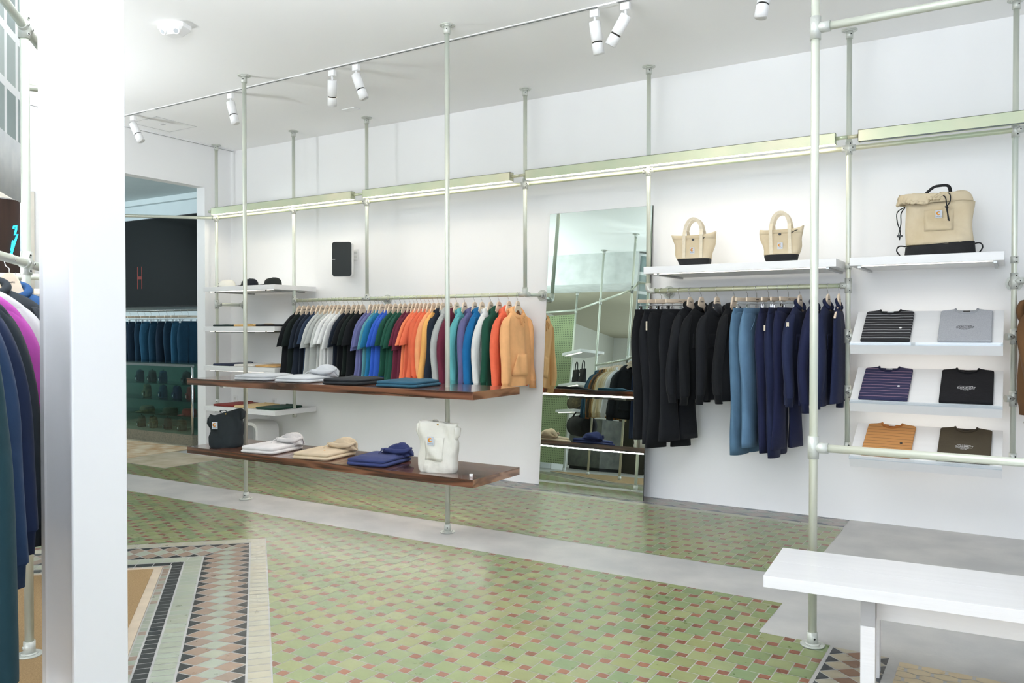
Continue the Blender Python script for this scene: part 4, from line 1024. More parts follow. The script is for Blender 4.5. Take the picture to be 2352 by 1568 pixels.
# small two-tone totes on the wall shelf
def tote(x, y, z, rz, wt, wb, d, h, label, group, rs, lean=0):
    t = thing('tote_bag', label, 'bag', (x, y, z), rz, group); n = 36; ph = rs
    def sec(q, a):
        ww = (wb+(wt-wb)*q**.8)/2; dd_ = d/2*(1-.45*q)
        x_ = ww*sgnp(cos(a), .55)+lean*q; y_ = dd_*sgnp(sin(a), .6)
        y_ += .008*sin(q*8+cos(a)*5+ph)*q; x_ += .006*sin(q*10+ph)*abs(cos(a))
        return (x_, y_, h*q+.010*q*cos(a)*cos(a)*2*(1 if q > .9 else 0)*(1.3 if cos(a) > 0 else .5))
    lv = [.24, .3, .4, .5, .6, .7, .8, .9, 1.0]
    MB().rings([[sec(q, 2*pi*k/n) for k in range(n)] for q in lv], False, False).build('canvas_body', canvas, t, solid=.003)
    MB().rings([[tuple(c*(.985 if i < 2 and q < .03 else 1.0) if i < 2 else c for i, c in enumerate(sec(q, 2*pi*k/n))) for k in range(n)] for q in (0, .02, .1, .18, .242)], True, False).build('black_base', black_fabric, t)
    MB().rings([[(lambda p: (p[0]*1.01, p[1]*1.03, p[2]))(sec(q, 2*pi*k/n)) for k in range(n)] for q in (.88, .93, 1.003)], False, False).build('rim_band', canvas, t, solid=.002)
    for s in (-1, 1):
        yb_ = min(front_y(sec, q_, x_) for q_ in (.3, .5, .7, .85, 1.0) for x_ in (-.07, .07))-.003
        yy = lambda q: (yb_ if s < 0 else -yb_)
        P = []
        for q in (.26, .5, .75, 1.0): P.append((-.062+lean*q, yy(q), h*q))
        top = h*1.0
        for k in range(1, 12): a = pi-pi*k/12; P.append((.0+lean+.064*cos(a), s*(d*.28), top+.125*sin(a)**.8))
        for q in (1.0, .75, .5, .26): P.append((.066+lean*q, yy(q), h*q))
        R = [[(p[0]-.0115, p[1]-.0015, p[2]), (p[0]+.0115, p[1]-.0015, p[2]), (p[0]+.0115, p[1]+.0015, p[2]), (p[0]-.0115, p[1]+.0015, p[2])] for p in P]
        # widen across the travel direction
        R = []
        for i, p in enumerate(P):
            p = Vector(p); tt = (Vector(P[min(i+1, len(P)-1)])-Vector(P[max(i-1, 0)])).normalized(); nn = tt.cross(Vector((0,1,0))).normalized()
            R.append([p-nn*.0115-Vector((0,.0015,0)), p+nn*.0115-Vector((0,.0015,0)), p+nn*.0115+Vector((0,.0015,0)), p-nn*.0115+Vector((0,.0015,0))])
        MB().rings(R, True, True, 0, False).build('handle', mat('canvas_webbing', (226,214,190), rough=.8, var=.03, scale=60), t)
    c_logo(t, facing(0, -1, .0+lean*.5, min(front_y(sec, q_, o_) for q_ in (.42, .5, .58) for o_ in (-.02, .02))-.002, h*.50), 1.05)
    ys_ = front_y(sec, .86, 0)*1.03-.001
    MB().tube([(0.0+lean, ys_, h*.86), (0.0+lean, ys_-.006, h*.86)], .009, 14).build('snap', black_plastic, t)
    MB().tube([(.075+lean, -d*.32, h*.88), (.10+lean, -d*.3, h*.95), (.14+lean, -.01, h*1.02)], .003, 6).build('cord', cord, t)
    return t
gtb = 'small canvas totes on the wall shelf'
tote(-2.07, 5.99, 1.885, radians(6), .33, .215, .17, .232, 'small canvas tote with black base, left one above the black trousers', gtb, 1.0)
tote(-1.418, 5.99, 1.885, radians(4), .30, .205, .17, .232, 'small canvas tote with black base, beside the thick front pipe', gtb, 3.2, -.008)

# large backpack
def backpack():
    t = thing('canvas_backpack', 'large canvas drawstring backpack with black base on the right wall shelf', 'bag', (-.425, 6.05, 1.885), radians(3)); n = 48
    def sec(q, a):
        ww = .205*(1.0-.05*sin(q*pi))*(1+.0*q); dd_ = .105*(1-.42*q)
        if q > .72: ww *= 1-.0*(q-.72)
        x_ = ww*sgnp(cos(a), .6); y_ = dd_*sgnp(sin(a), .65)
        y_ += .014*sin(q*9+cos(a)*5+1)*min(1, q*2)+.006*sin(q*21+cos(a)*9); x_ += .005*sin(q*8+.6)*abs(cos(a))
        return (x_, y_, .42*q*.93)
    MB().rings([[sec(q, 2*pi*k/n) for k in range(n)] for q in (.20, .26, .34, .42, .5, .58, .66, .74, .82, .90)], False, False).build('canvas_body', canvas, t, solid=.003)
    MB().rings([[(lambda p: (p[0]*1.02, p[1]*1.02, p[2]+(0.012*p[0]/.2 if q > .15 else 0)))(sec(q, 2*pi*k/n)) for k in range(n)] for q in (0, .012, .06, .13, .205)], True, False).build('black_base', black_fabric, t)
    # rolled, gathered top drooping to the left
    def top(u, v):
        a = 2*pi*u; q = v
        gather = .008*sin(26*a)*(q**3)
        cx_ = -.02-.09*q*q; rx = .212*(1-.05*q)*(1-.34*q*q); ry = .075*(1-.25*q)
        drop = .035*cos(a)
        x_ = cx_+rx*sgnp(cos(a), .7)*1.02; y_ = ry*sgnp(sin(a), .8)-.03*q+gather
        z_ = .352+.085*sin(min(1, q*1.2)*pi*.62)-.075*q*q*(1 if sin(a) < 0 else .3)*(.5+.5*(cos(a) < .2)) -.02*max(0, cos(a))*q + .010*sin(a*3+2)*q+gather*.6
        return (x_, y_, z_)
    MB().grid(top, 90, 14).build('rolled_top', canvas, t, solid=.004)
    MB().rings([[(lambda p: (p[0]*.86-.03, p[1]*.55-.01, .385+.006*sin(2*pi*k/n*5)))(sec(.9, 2*pi*k/n)) for k in range(n)] for _ in (0,)]+[[(-.03+.001*cos(2*pi*k/n), -.01+.001*sin(2*pi*k/n), .36) for k in range(n)]], False, True).build('inner_lining', mat('canvas_inside', (176,148,104), rough=.9), t)
    P = []
    for k in range(60):
        u = .52+.46*k/59; p = top(u, 1.0); P.append((p[0], p[1]-.004, p[2]+.004*sin(k*1.9)))
    MB().tube(P, [.0095+.003*sin(k*2.1) for k in range(60)], 8).build('gathered_hem', canvas, t)
    MB().grid(lambda u, v: (-.085+.17*u, front_y(sec, .44+.36*v, -.085+.17*u)-.006, .42*.93*(.42+.36*v)), 8, 8).build('pocket', canvas, t, solid=.004)
    Q = [(-.085, -.01, .40), (-.075, .0, .425), (-.035, .01, .462), (.0, .01, .470), (.045, .01, .468), (.062, .0, .445), (.066, -.01, .40)]
    MB().tube(sm(Q), .012, 10, True, 0, .55).build('handle', black_fabric, t)
    MB().tube(sm([(.02, -.05, .415), (.06, -.085, .40), (.065, -.10, .35), (.045, -.105, .31), (.05, -.11, .27), (.055, -.11, .225)]), .0035, 8).build('cord', cord, t)
    MB().tube(sm([(.0, -.05, .41), (.035, -.09, .38), (.044, -.105, .33), (.052, -.112, .27), (.06, -.112, .22)]), .0035, 8).build('cord', cord, t)
    MB().tube([(.040, -.115, .318), (.050, -.115, .302)], .0085, 10).build('cord_stop', black_plastic, t)
    MB().tube(sm([(-.20, -.05, .335), (-.245, -.075, .30), (-.243, -.085, .23), (-.225, -.088, .17), (-.230, -.088, .115)]), .0035, 8).build('cord', cord, t)
    MB().tube(sm([(-.20, -.05, .33), (-.222, -.08, .29), (-.222, -.09, .22), (-.235, -.09, .15), (-.228, -.09, .12)]), .0035, 8).build('cord', cord, t)
    MB().box(-.246, -.212, -.098, -.082, .135, .146).build('cord_stop', black_plastic, t)
    for s in (-1, 1):
        P = [(s*.195, -.02, .075), (s*.235, -.025, .078), (s*.25, -.03, .05), (s*.225, -.03, .012), (s*.19, -.03, .008)]
        MB().tube(sm(P), .007, 8, True, 0, .6).build('strap_loop', black_fabric, t)
    c_logo(t, facing(0, -1, .0, min(front_y(sec, q_, o_) for q_ in (.64, .7, .76) for o_ in (-.02, .02))-.009, .42*.93*.70), 1.15)
backpack()

# caps
def cap(x, y, z, rz, m_, label, mark):
    t = thing('baseball_cap', label, 'cap', (x, y, z), rz, 'caps on the top corner shelf')
    R = []
    for k in range(9):
        q = k/8; z_ = .085*sin(q*pi/2)**.75+.002; rr = cos(q*pi/2)**.6 if k < 8 else .02
        R.append([(.092*rr*cos(a)+.008, .078*rr*sin(a), z_*(1+.05*cos(a))) for a in [2*pi*j/24 for j in range(24)]])
    MB().rings(R, False, True).build('crown', m_, t, solid=.002)
    MB().grid(lambda u, v: (-.070-.078*v*(1-.5*(2*u-1)**2), (u-.5)*.15*(1-.12*v), .014-.010*v-.018*(2*u-1)**2*v+.006), 10, 6).build('brim', m_, t, solid=.003)
    MB().tube([(.008, 0, .086), (.008, 0, .092)], .006, 10).build('button', m_, t)
    text_mesh('carhartt', .016, mark, t, Matrix.Translation((-.083, 0, .045)) @ Matrix.Rotation(radians(-8), 4, 'Y') @ Matrix(((0,0,-1,0),(-1,0,0,0),(0,1,0,0),(0,0,0,1))), 'wordmark')
    return t
ccw = radians(40)
cap(PY(520, 650, 6.02).x, 6.02, 1.8725, ccw, canvas_w, 'white cap, leftmost of three on the top corner shelf', ink)
cap(PY(572, 650, 6.02).x, 6.02, 1.8725, ccw, cloth('20242a'), 'dark navy cap in the middle, behind the tall pole', ink_w)
cap(PY(625, 650, 6.02).x, 6.02, 1.8725, ccw, cloth('262a28'), 'dark green-black cap, rightmost on the top corner shelf', ink_w)

# flat folded tees on the corner shelves
def flat_tee(x, y, z, rz, w, d, h, color, label, group, collar=True):
    t = thing('folded_t_shirt', label, 't-shirt', (x, y, z), rz, group); m_ = cloth(color); m = MB(); ph = x*7
    rbox(m, 0, 0, w, d, .0008, h, h*.45, 0, ph); topgrid(m, w, d, h, .0015, ph, .005); m.build('body', m_, t)
    MB().tube([(-.075, d*.44, h+.004), (-.05, d*.40, h+.008), (0, d*.37, h+.008), (.05, d*.40, h+.008), (.075, d*.44, h+.004)], .007, 8, True, 0, .6).build('neck_rib', m_, t)
    MB().box(-.02, .02, d*.42, d*.455, h+.004, h+.006).build('neck_label', ink_w, t)
    return t
gf = 'flat folded tees on the corner shelves'
XS = (-7.33, -6.99, -6.65)
for z, cols in ((1.4425, (('2c3a36', 'dark green'), ('d8b070', 'tan'), ('1d1f22', 'black'))), (1.0155, (('2c3248', 'navy'), ('e6e2dc', 'white'), ('c8a06a', 'tan'))), (.5725, (('7c2c26', 'brick red'), ('d9bf8e', 'sand'), ('1f4034', 'dark green')))):
    for x, (c, nm) in zip(XS, cols):
        row = {1.4425: 'second', 1.0155: 'third', .5725: 'lowest'}[z]
        flat_tee(x, 6.05, z, radians(2), .31, .40, .022, c, '%s folded tee lying on the %s corner shelf from the top' % (nm, row) if row != 'lowest' else '%s folded tee lying on the lowest corner shelf' % nm, gf)

# tees on the slanted shelves
def stripes(name, base, line, n):
    m = bpy.data.materials.new(name); m.use_nodes = True; N = m.node_tree.nodes; L = m.node_tree.links; b = N['Principled BSDF']; b.inputs['Roughness'].default_value = .9
    tc = N.new('ShaderNodeTexCoord'); sp_ = N.new('ShaderNodeSeparateXYZ'); nz = N.new('ShaderNodeTexNoise'); nz.inputs['Scale'].default_value = 5
    L.new(tc.outputs['Object'], sp_.inputs[0]); L.new(tc.outputs['Object'], nz.inputs['Vector'])
    a = N.new('ShaderNodeMath'); a.operation = 'MULTIPLY_ADD'; a.inputs[1].default_value = .02; L.new(nz.outputs['Fac'], a.inputs[0]); L.new(sp_.outputs['Y'], a.inputs[2])
    w = N.new('ShaderNodeMath'); w.operation = 'MULTIPLY'; w.inputs[1].default_value = n; L.new(a.outputs[0], w.inputs[0])
    f_ = N.new('ShaderNodeMath'); f_.operation = 'FRACT'; L.new(w.outputs[0], f_.inputs[0])
    g_ = N.new('ShaderNodeMath'); g_.operation = 'LESS_THAN'; g_.inputs[1].default_value = .10; L.new(f_.outputs[0], g_.inputs[0])
    mx = N.new('ShaderNodeMix'); mx.data_type = 'RGBA'; L.new(g_.outputs[0], mx.inputs[0]); mx.inputs[6].default_value = (*lin(hexc(base)), 1); mx.inputs[7].default_value = (*lin(hexc(line)), 1)
    L.new(mx.outputs[2], b.inputs['Base Color']); return m
def slant_tee(shelf, px_c, w, m_, rib, label, kind, lab_dark, roll=0, marks=None):
    zf, zb, _ = SL[shelf]; y0, y1 = 5.87, 6.20; ang = atan2(zb-zf, y1-y0); sl_len = hypot(zb-zf, y1-y0)
    X = PY(px_c, (750, 885, 1015)[shelf], 6.0).x; d = sl_len*.93
    t = thing('folded_t_shirt', label, 't-shirt', (X, y0+.004*cos(ang), zf+.004*sin(ang)+.001), 0, 'folded tees on the slanted shelves')
    t.rotation_euler = (ang, 0, radians(roll))
    # outline in the shelf plane: u across, v up
    hw = w/2; nw = w*.20
    ol = [(-hw, 0), (hw, 0), (hw, d*.96), (hw-.012, d*.985), (hw-.05, d*1.005), (nw+.012, d*1.03), (nw, d*1.02)]
    for k in range(1, 8): a = pi*k/8; ol.append((nw*cos(a), d*1.02-.045*sin(a)))
    ol += [(-nw, d*1.02), (-nw-.012, d*1.03), (-hw+.05, d*1.005), (-hw+.012, d*.985), (-hw, d*.96)]
    MB().prism(ol, lambda p: (p[0], p[1], .001), lambda p: (p[0], p[1], .020)).build('body', m_, t, bev=.005)
    bk = [(-nw-.004, d*.97), (nw+.004, d*.97), (nw+.004, d*1.025), (0, d*1.01), (-nw-.004, d*1.025)]
    bk = [(-nw, d*.95), (nw, d*.95), (nw, d*1.018), (0, d*1.004), (-nw, d*1.018)]
    MB().prism(bk, lambda p: (p[0], p[1], .001), lambda p: (p[0], p[1], .011)).build('inside_neck', rib, t)
    P = [(nw*1.07*cos(pi*k/14), d*1.02-.054*sin(pi*k/14), .0185) for k in range(15)]
    MB().tube(P, .008, 8, True, 0, 1).build('neck_rib', rib, t)
    MB().box(-.020, .020, d*.965, d*.992, .0112, .0135).build('neck_label', ink if lab_dark else ink_w, t)
    if kind == 'print':
        inkm = ink if marks == 'dark' else ink_w
        for k, (tx, sz) in enumerate((('WORK IN PROGRESS', .0085), ('CARHARTT', .020), ('CARHARTT WORK IN PROGRESS', .0066), ('TEL NO. 313-875-2601', .0066), ('SINCE 1889', .0070))):
            text_mesh(tx, sz, inkm, t, Matrix.Translation((-.003 if k != 1 else 0, d*.46-(0, .014, .026, .034, .042)[k], .0205)), 'chest_print', .0003)
    else:
        MB().tube([(hw*.55, d*.40, .0195), (hw*.55, d*.40, .0215)], .0085, 12).build('chest_mark', ink_w if kind != 'dark_mark' else ink, t)
    return t
sblk = stripes('black_white_striped_jersey', '1d1d20', 'd8d8dc', 31); snav = stripes('navy_pink_striped_jersey', '27284a', 'b08c9c', 31); sor = stripes('orange_striped_jersey', 'c08850', '6a5436', 31)
slant_tee(0, 2038, .30, sblk, cloth('1a1a1c'), 'black folded tee with thin white stripes on the top slanted shelf', 'stripe', False)
slant_tee(0, 2217, .30, mat('heather_grey_jersey', (176,178,182), rough=.9, c2=(158,160,166), scale=220), mat('heather_grey_rib', (160,162,166), rough=.9), 'heather grey folded tee with a small black print', 'print', True, 0, 'dark')
slant_tee(1, 2033, .30, snav, cloth('24243e'), 'navy folded tee with thin pinkish stripes', 'stripe', False, -1)
slant_tee(1, 2220, .30, cloth('17171a'), cloth('141417'), 'black folded tee with a small white print', 'print', True)
slant_tee(2, 2038, .30, sor, cloth('b0703a'), 'orange-brown folded tee with thin dark stripes', 'dark_mark', False, -2)
slant_tee(2, 2214, .30, cloth('4a4234'), cloth('443c30'), 'olive brown folded tee with a small white print', 'print', True, -1)

# ------------------------------------------------------------ back room: screen, jeans rail, glass case
tv = thing('wall_screen', 'large black wall screen in the back room above the jeans', 'television', (-10.75, 7.42, 2.39))
MB().box(-1.15, 1.15, -.06, .02, -.65, .65).build('casing', black_plastic, tv, bev=.006)
MB().box(-1.135, 1.135, -.0625, -.0605, -.635, .635).build('panel', mat('dark_glossy_screen', (5,6,7), rough=.1, var=.02, spec=.25), tv)
MB().box(-.5, .5, .02, .075, -.3, .3).build('wall_mount', steel, tv)
text_mesh('H', .42, mat('reflected_red_letter', (120,34,22), rough=.3), tv, Matrix.Translation((PY(321, 641, 7.357).x+10.75, -.0632, PY(321, 641, 7.357).z-2.39)) @ Matrix.Rotation(pi/2, 4, 'X') @ Matrix.Diagonal((.5, 1.15, 1, 1)), 'letter_reflection')  # reflection of a poster letter, put on the screen as colour
br_ = thing('back_room_rail', 'steel rail of jeans below the black screen', 'clothes rail', (0, 7.05, 1.675))
MB().cyl((-12.3, 0, 0), (-9.0, 0, 0), .014).build('rail', steel, br_)
for x in (-12.2, -9.05): MB().cyl((x, 0, 0), (x, .43, 0), .012).build('wall_bracket', steel, br_)
for i, px_ in enumerate((300, 318, 333, 348, 366, 384, 401, 418, 433)):
    X = PY(px_, 712, 7.05).x; rz = radians((-1)**i*4-10)
    nm = ['leftmost jeans under the screen', 'second', 'third', 'fourth', 'fifth', 'sixth', 'seventh', 'eighth', 'jeans nearest the white jamb'][i]
    labn = nm if i in (0, 8) else nm+' pair of jeans from the left, under the black screen'
    if i in (0, 8): labn = 'dark indigo '+nm
    clip_hanger((X, 7.05, 1.675), rz, 'clip hanger of the '+labn, 'hangers under the screen')
    trousers('jeans', labn, 'jeans on the back room rail', (X, 7.05, 1.675), rz, ('1c3f55', '16293a', '1a3548', '24506a')[i % 4], 200+i, 1.05).scale = (.8, .72, 1)
gc = thing('glass_display_case', 'glass display case with steel posts holding dark bags, in the back room', 'display case', (0, 0, 0))
cx0, cx1, cy0, cy1 = -10.6, -8.45, 6.32, 6.84
MB().box(cx0, cx1, cy0, cy1, .0, .055).box(cx0-.0, cx1+.0, cy0-.0, cy1, .055, .13).build('plinth', mat('grey_granite', (140,134,116), rough=.4, c2=(108,104,92), scale=60), gc)
for x in (cx0+.02, cx1-.015):
    for y in (cy0+.015, cy1-.015): MB().cyl((x, y, .13), (x, y, .985), .015).build('corner_post', chrome, gc)
MB().box(cx0, cx1, cy0-.0, cy0+.03, .955, .985).box(cx0, cx1, cy1-.03, cy1, .955, .985).build('top_rail', steel, gc)
MB().box(cx0, cx1, cy0, cy1, .986, 1.0).build('glass_top', glass_m, gc)
MB().box(cx0+.03, cx1-.03, cy0+.004, cy0+.009, .13, .955).build('front_glass', glass_m, gc)
MB().box(cx1-.006, cx1-.001, cy0+.03, cy1-.03, .13, .955).build('side_glass', glass_m, gc)
MB().box(cx0, cx1, cy1-.028, cy1-.018, .13, .955).build('back_panel', mat('dark_green_panel', (62,86,79), rough=.5), gc)
for z in (.34, .53, .73): MB().box(cx0+.03, cx1-.03, cy0+.05, cy1-.06, z-.008, z).build('glass_shelf', glass_m, gc)
def small_bag(x, y, z, w, d, h, m_, label, grp, cap_=False, i=0, name='small_backpack', cat='bag'):
    t = thing(name, label, cat, (x, y, z), radians(-20+7*sin(i*3)), grp)
    R = []
    for q in (0, .05, .2, .5, .8, .93, 1.0):
        k = .9 if q == 0 else (1-.22*max(0, q-.6)/.4 if q < 1 else .45)
        R.append([(w/2*k*sgnp(cos(a), .6)+.004*sin(q*9+i), d/2*k*sgnp(sin(a), .6), h*q*(1 if not cap_ else .9)) for a in [2*pi*j/20 for j in range(20)]])
    MB().rings(R).build('body', m_, t)
    if not cap_:
        MB().rings([[(w*.36*sgnp(cos(a), .6), -d/2-.012*s+.0, h*.28+h*.20*sgnp(sin(a), .6)) for a in [2*pi*j/16 for j in range(16)]] for s in (0, 1)]).build('front_pocket', m_, t)
        MB().tube([(-.02, 0, h*.98), (0, 0, h*1.1), (.02, 0, h*.98)], .004, 6).build('handle', black_fabric, t)
        c_logo(t, facing(0, -1, 0, -d/2-.014, h*.24), .7)
    else:
        MB().grid(lambda u, v: ((u-.5)*w*.8, -d/2-.06*v*(1-(2*u-1)**2*.6), .012-.008*v), 8, 4).build('brim', m_, t, solid=.003)
    return t
dk = cloth('1e2a3a'); cm = mat('camouflage_cloth', (110,98,70), rough=.9, c2=(52,50,38), scale=26); ol = cloth('3a3a30'); rd = cloth('7a2a26'); pu = cloth('2c2848'); ny = cloth('1c3048')
gcb = 'bags and caps inside the glass case'
for r_, (z, its) in enumerate(((.731, [(322, dk, 'navy'), (350, black_fabric, 'black'), (375, ny, 'blue'), (429, black_fabric, 'black-and-cream')]), (.531, [(338, cm, 'camouflage'), (375, ny, 'blue'), (407, pu, 'purple'), (438, rd, 'red')]), (.131, [(325, ol, 'olive'), (352, cm, 'camouflage'), (385, black_fabric, 'black'), (418, ol, 'dark olive')]))):
    for j, (px_, m_, nm) in enumerate(its):
        X = PY(px_, 900, 6.55).x; rn = ('top', 'second', 'bottom')[r_]
        small_bag(X, 6.55, z, .15, .09, (.15, .165, .15)[r_], m_, '%s small bag on the %s shelf of the glass case' % (nm, rn), gcb, False, j+r_)
for j, (px_, m_, nm) in enumerate(((335, cm, 'camouflage'), (388, ol, 'olive'), (432, rd, 'red'))):
    X = PY(px_, 950, 6.5).x; small_bag(X, 6.52, .341, .19, .17, .09, m_, nm+' cap on the third shelf of the glass case', gcb, True, j, 'cap', 'cap')

# ------------------------------------------------------------ banner at the far left
bn = thing('photo_banner', 'hanging grey photo banner of a tall building at the top left edge', 'banner')
pe = ray(68, 765)*(4.3/F); pe.z = 0; bd = Vector((.757, -.653, 0)); nb = Vector((-.653, -.757, 0))
def mk_ban():
    m = bpy.data.materials.new('building_photo_print'); m.use_nodes = True; N = m.node_tree.nodes; L = m.node_tree.links; b = N['Principled BSDF']; b.inputs['Roughness'].default_value = .35
    tc = N.new('ShaderNodeTexCoord'); mp = N.new('ShaderNodeMapping'); L.new(tc.outputs['UV'], mp.inputs[0]) 
    br = N.new('ShaderNodeTexBrick'); br.offset = 0; br.inputs['Scale'].default_value = 1; br.inputs['Brick Width'].default_value = .19; br.inputs['Row Height'].default_value = .27; br.inputs['Mortar Size'].default_value = .022
    br.inputs['Color1'].default_value = (*lin((120,138,138)), 1); br.inputs['Color2'].default_value = (*lin((170,182,180)), 1); br.inputs['Mortar'].default_value = (*lin((242,244,246)), 1)
    tcg = N.new('ShaderNodeTexCoord'); L.new(tcg.outputs['Object'], mp.inputs[0]); mp.inputs['Rotation'].default_value = (0, 0, 0)
    L.new(mp.outputs[0], br.inputs['Vector'])
    sx = N.new('ShaderNodeSeparateXYZ'); L.new(tcg.outputs['Object'], sx.inputs[0])
    nz = N.new('ShaderNodeTexNoise'); nz.inputs['Scale'].default_value = 9; L.new(tcg.outputs['Object'], nz.inputs['Vector'])
    g = N.new('ShaderNodeMath'); g.operation = 'LESS_THAN'; g.inputs[1].default_value = .30; L.new(sx.outputs['Y'], g.inputs[0])
    cr = N.new('ShaderNodeValToRGB'); cr.color_ramp.elements[0].color = (*lin((196,202,208)), 1); cr.color_ramp.elements[1].color = (*lin((244,245,246)), 1); L.new(nz.outputs['Fac'], cr.inputs[0])
    mx = N.new('ShaderNodeMix'); mx.data_type = 'RGBA'; L.new(g.outputs[0], mx.inputs[0]); L.new(br.outputs['Color'], mx.inputs[6]); L.new(cr.outputs[0], mx.inputs[7]); L.new(mx.outputs[2], b.inputs['Base Color']); return m
m = MB(); m.grid(lambda u, v: (1.35*u, 1.10*v, .008*sin(u*7)*(1-.5*v)), 24, 4)
b_ = m.build('print', mk_ban(), bn, solid=.002)
b_.matrix_local = Matrix.Translation((pe.x, pe.y, 2.055)) @ Matrix(((bd.x, 0, nb.x, 0), (bd.y, 0, nb.y, 0), (0, 1, 0, 0), (0,0,0,1)))
MB().tube([(pe.x, pe.y, 3.165), (pe.x+bd.x*1.35, pe.y+bd.y*1.35, 3.165)], .012, 12).build('top_rod', steel, bn)
for u in (.15, 1.1): MB().tube([(pe.x+bd.x*u, pe.y+bd.y*u, 3.17), (pe.x+bd.x*u, pe.y+bd.y*u, CZ)], .0015, 6).build('wire', steel, bn)
# reflection of a neon bolt at the brown door, modelled as a glowing tube
q0 = PX(36, 520, -7.76)
def nq(px_, py_): return PX(px_, py_, -7.893)
P = [nq(31, 525), nq(32, 520), nq(38, 518), nq(37, 527), nq(34, 540), nq(40, 538), nq(33, 560), nq(26, 584), nq(27, 572), nq(30, 552)]
tag(MB().tube(P, .009, 8).build('neon_bolt_reflection', mat('cyan_neon_reflection', (40,190,230), var=.001, emit=2.5)), 'thin cyan reflection of a neon lightning bolt on the brown door at the left', 'neon reflection')

# ------------------------------------------------------------ things seen in the mirror
def mk_peg():
    m = bpy.data.materials.new('green_perforated_steel'); m.use_nodes = True; N = m.node_tree.nodes; L = m.node_tree.links; b = N['Principled BSDF']; b.inputs['Roughness'].default_value = .45
    tc = N.new('ShaderNodeTexCoord'); sc_ = N.new('ShaderNodeVectorMath'); sc_.operation = 'SCALE'; sc_.inputs['Scale'].default_value = 26; L.new(tc.outputs['Object'], sc_.inputs[0])
    fr = N.new('ShaderNodeVectorMath'); fr.operation = 'FRACTION'; L.new(sc_.outputs[0], fr.inputs[0])
    sb = N.new('ShaderNodeVectorMath'); sb.operation = 'SUBTRACT'; sb.inputs[1].default_value = (.5, .5, .5); L.new(fr.outputs[0], sb.inputs[0])
    ml = N.new('ShaderNodeVectorMath'); ml.operation = 'MULTIPLY'; ml.inputs[1].default_value = (1, 0, 1); L.new(sb.outputs[0], ml.inputs[0])
    ln = N.new('ShaderNodeVectorMath'); ln.operation = 'LENGTH'; L.new(ml.outputs[0], ln.inputs[0])
    lt = N.new('ShaderNodeMath'); lt.operation = 'LESS_THAN'; lt.inputs[1].default_value = .22; L.new(ln.outputs['Value'], lt.inputs[0])
    mx = N.new('ShaderNodeMix'); mx.data_type = 'RGBA'; L.new(lt.outputs[0], mx.inputs[0]); mx.inputs[6].default_value = (*lin((150,166,124)), 1); mx.inputs[7].default_value = (*lin((84,92,72)), 1)
    L.new(mx.outputs[2], b.inputs['Base Color']); return m
pg = thing('perforated_panel', 'green perforated steel wall panel reflected at the left of the mirror', 'panel', (-6.28, .56, 0), atan2(.25-.56, -7.8+6.28))
pg.rotation_euler[2] = atan2(.31, 1.52)+pi
MB().box(0, 1.5, -.01, .01, .12, 2.62).build('sheet', mk_peg(), pg)
g_ = 'white shelves by the perforated panel'
def mshelf(x, y, z, rz, lab_):
    t = thing('white_shelf', lab_, 'shelf', (x, y, z), rz, g_); MB().box(-.42, .42, -.2, .2, -.045, 0).build('board', white_gloss, t, bev=.002); MB().box(-.36, .36, .15, .17, -.052, -.045).build('led_strip', led_w, t); return t
ra = atan2(.77, .86)
ms = [(-5.90, .93, 1.93, 'top white shelf by the green panel, seen in the mirror'), (-5.95, .88, 1.42, 'middle white shelf by the green panel, seen in the mirror'), (-5.98, .85, 1.0, 'lower white shelf by the green panel, seen in the mirror')]
for x, y, z, l_ in ms: mshelf(x, y, z, ra, l_)
for k, (dx, l_) in enumerate(((-.16, 'left'), (.14, 'right'))):
    x = -5.95+dx*cos(ra); y = .88+dx*sin(ra); t = thing('black_tote', 'black tote bag, %s one on the mirrored middle shelf' % l_, 'bag', (x, y, 1.421), ra, 'black bags in the mirror')
    MB().rings([[(.10*(1+.1*q)*sgnp(cos(a), .6), .05*(1-.5*q)*sgnp(sin(a), .6), .24*q) for a in [2*pi*j/20 for j in range(20)]] for q in (0, .05, .5, 1)]).build('body', black_fabric, t)
    MB().tube(sm([(-.05, 0, .23), (-.045, 0, .33), (0, 0, .37), (.045, 0, .33), (.05, 0, .23)]), .008, 8).build('handle', black_fabric, t)
    c_logo(t, facing(0, 1, 0, .055, .14), 1.0)
t = thing('duffel_bag', 'black duffel bag hanging low by the green panel, in the mirror', 'bag', (-5.72, 1.13, .58), ra)
MB().rings([[(x_, .16*k_*cos(a), .17+.17*k_*sin(a)) for a in [2*pi*j/24 for j in range(24)]] for x_, k_ in ((-.30, .6), (-.28, .92), (0, 1), (.28, .92), (.30, .6))]).build('body', black_fabric, t)
MB().tube([(-.15, .1, .30), (-.08, .03, .46), (0, 0, .50), (.08, .03, .46), (.15, .1, .30)], .012, 8).build('strap', black_fabric, t)
t = thing('duffel_bag', 'camouflage barrel bag on the mirrored lower shelf', 'bag', (-5.96, .87, 1.001), ra)
MB().rings([[(x_, .11*k_*cos(a), .11+.11*k_*sin(a)) for a in [2*pi*j/24 for j in range(24)]] for x_, k_ in ((-.20, .7), (-.19, .97), (.19, .97), (.20, .7))]).build('body', cm, t)
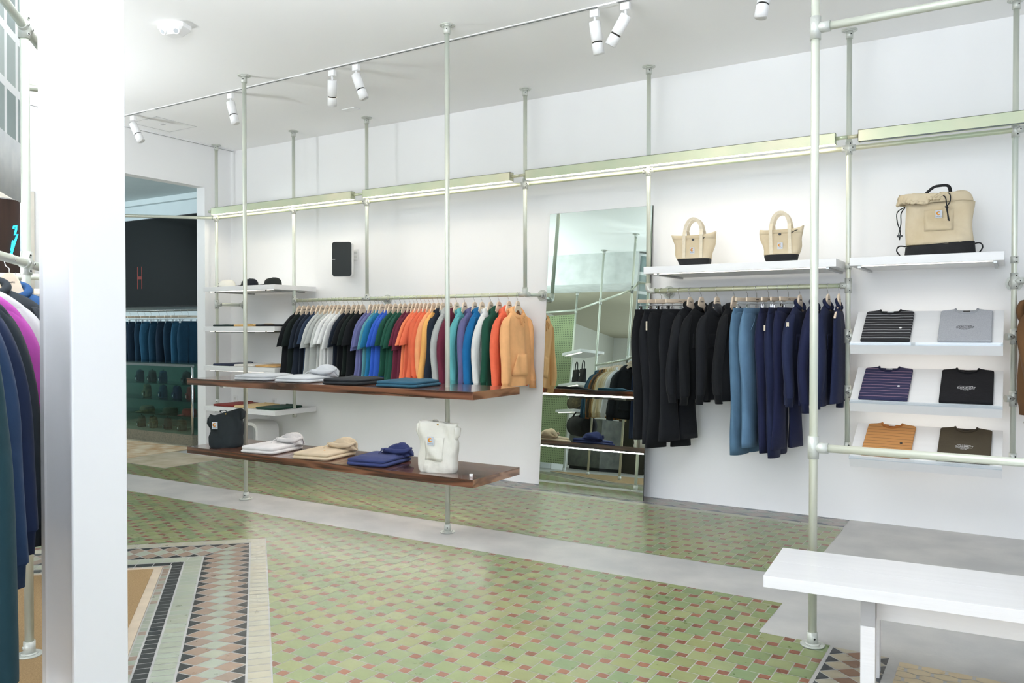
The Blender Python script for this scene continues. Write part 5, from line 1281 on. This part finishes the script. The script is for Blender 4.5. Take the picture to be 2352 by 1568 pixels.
# shirts on the mirrored rail
dirr = (A2-A1).normalized(); rzm = atan2(-dirr.y, -dirr.x)
ml_ = ['white overshirt nearest on the mirrored rail', 'cream shirt', 'sand shirt', 'beige shirt', 'cream lined shirt', 'tan shirt', 'brown check shirt', 'dark check shirt', 'rust shirt', 'denim shirt', 'blue denim jacket']
mc = ['e2e4e8', 'd8cdb8', 'cdbb9a', 'c9b694', 'd6cab2', 'b99c70', '7a5c3c', '4a4238', '8a5a34', '3d5a6a', '2f4c60']
for k in range(11):
    p = A1+dirr*(.20+.078*k); loc = (p.x, p.y, 1.685); rz = rzm+radians(4*sin(k*2))
    l_ = ml_[k]+(', %s from the pole, seen in the mirror' % ordn(k) if k else ', seen in the mirror')
    hanger(loc, rz, 'wooden hanger holding the '+l_, 'hangers on the mirrored rail')
    garment('shirt', l_, 'shirt', 'shirts on the mirrored rail', loc, rz, mc[k], 'jacket', 300+k, .80, .95).scale = (.7, 1, 1)
d2 = (A0-A1).normalized(); rz2 = atan2(d2.y, d2.x)
for k in range(3):
    p = A1+d2*(.12+.12*k); loc = (p.x, p.y, 1.685)
    rr = rz2+pi/2*0+radians(12*k-10)
    hanger(loc, rr, 'wooden hanger, %s from the pole, of the black hoodies in the mirror' % ordn(k), 'hangers on the mirrored rail')
    garment('hoodie', 'black hoodie, %s from the pole, right side of the mirror' % ordn(k), 'hoodie', 'black hoodies in the mirror', loc, rr, '1f2226', 'hoodie', 330+k, .84, 1.0)
# counter and cabinet far behind
ct = thing('grey_counter', 'grey stone-faced counter low behind the shelf, seen in the mirror', 'counter', (-7.05, -2.2, 0), radians(20))
MB().box(-.45, .45, -.3, .3, .06, 1.0).build('block', mat('mottled_grey_stone', (120,122,116), rough=.5, c2=(88,92,88), scale=7), ct); MB().box(-.42, .42, -.27, .27, 0, .06).build('kick', black_plastic, ct)
cb = thing('dark_cabinet', 'dark brown low cabinet along the entrance wall, seen in the mirror', 'cabinet', (-5.9, -2.6, 0), radians(0))
MB().box(-.75, .75, -.25, .25, .0, 1.12).build('body', mat('dark_umber_laminate', (62,56,46), rough=.4, var=.08), cb)
for k in (-1, 1): MB().box(k*.37-.35, k*.37+.35, .2501, .262, .05, 1.05).build('door', mat('dark_umber_door', (56,50,42), rough=.35), cb)
MB().box(-.8, .8, -.3, .3, 1.12, 1.18).build('top', mat('grey_stone_top', (170,164,150), rough=.4), cb)
# finer cloth surfaces on everything that hangs
for o in list(bpy.data.objects):
    if o.parent is None and o.name.split('.')[0] in ('t_shirt', 'sweatshirt', 'hoodie', 'work_jacket', 'hooded_jacket', 'vest', 'coat', 'jacket', 'canvas_jacket', 'trousers', 'jeans', 'shirt'):
        smooth_up(o, 2 if o.get('group') in ('clothes on the left rack', 'clothes at the right edge') else 1)
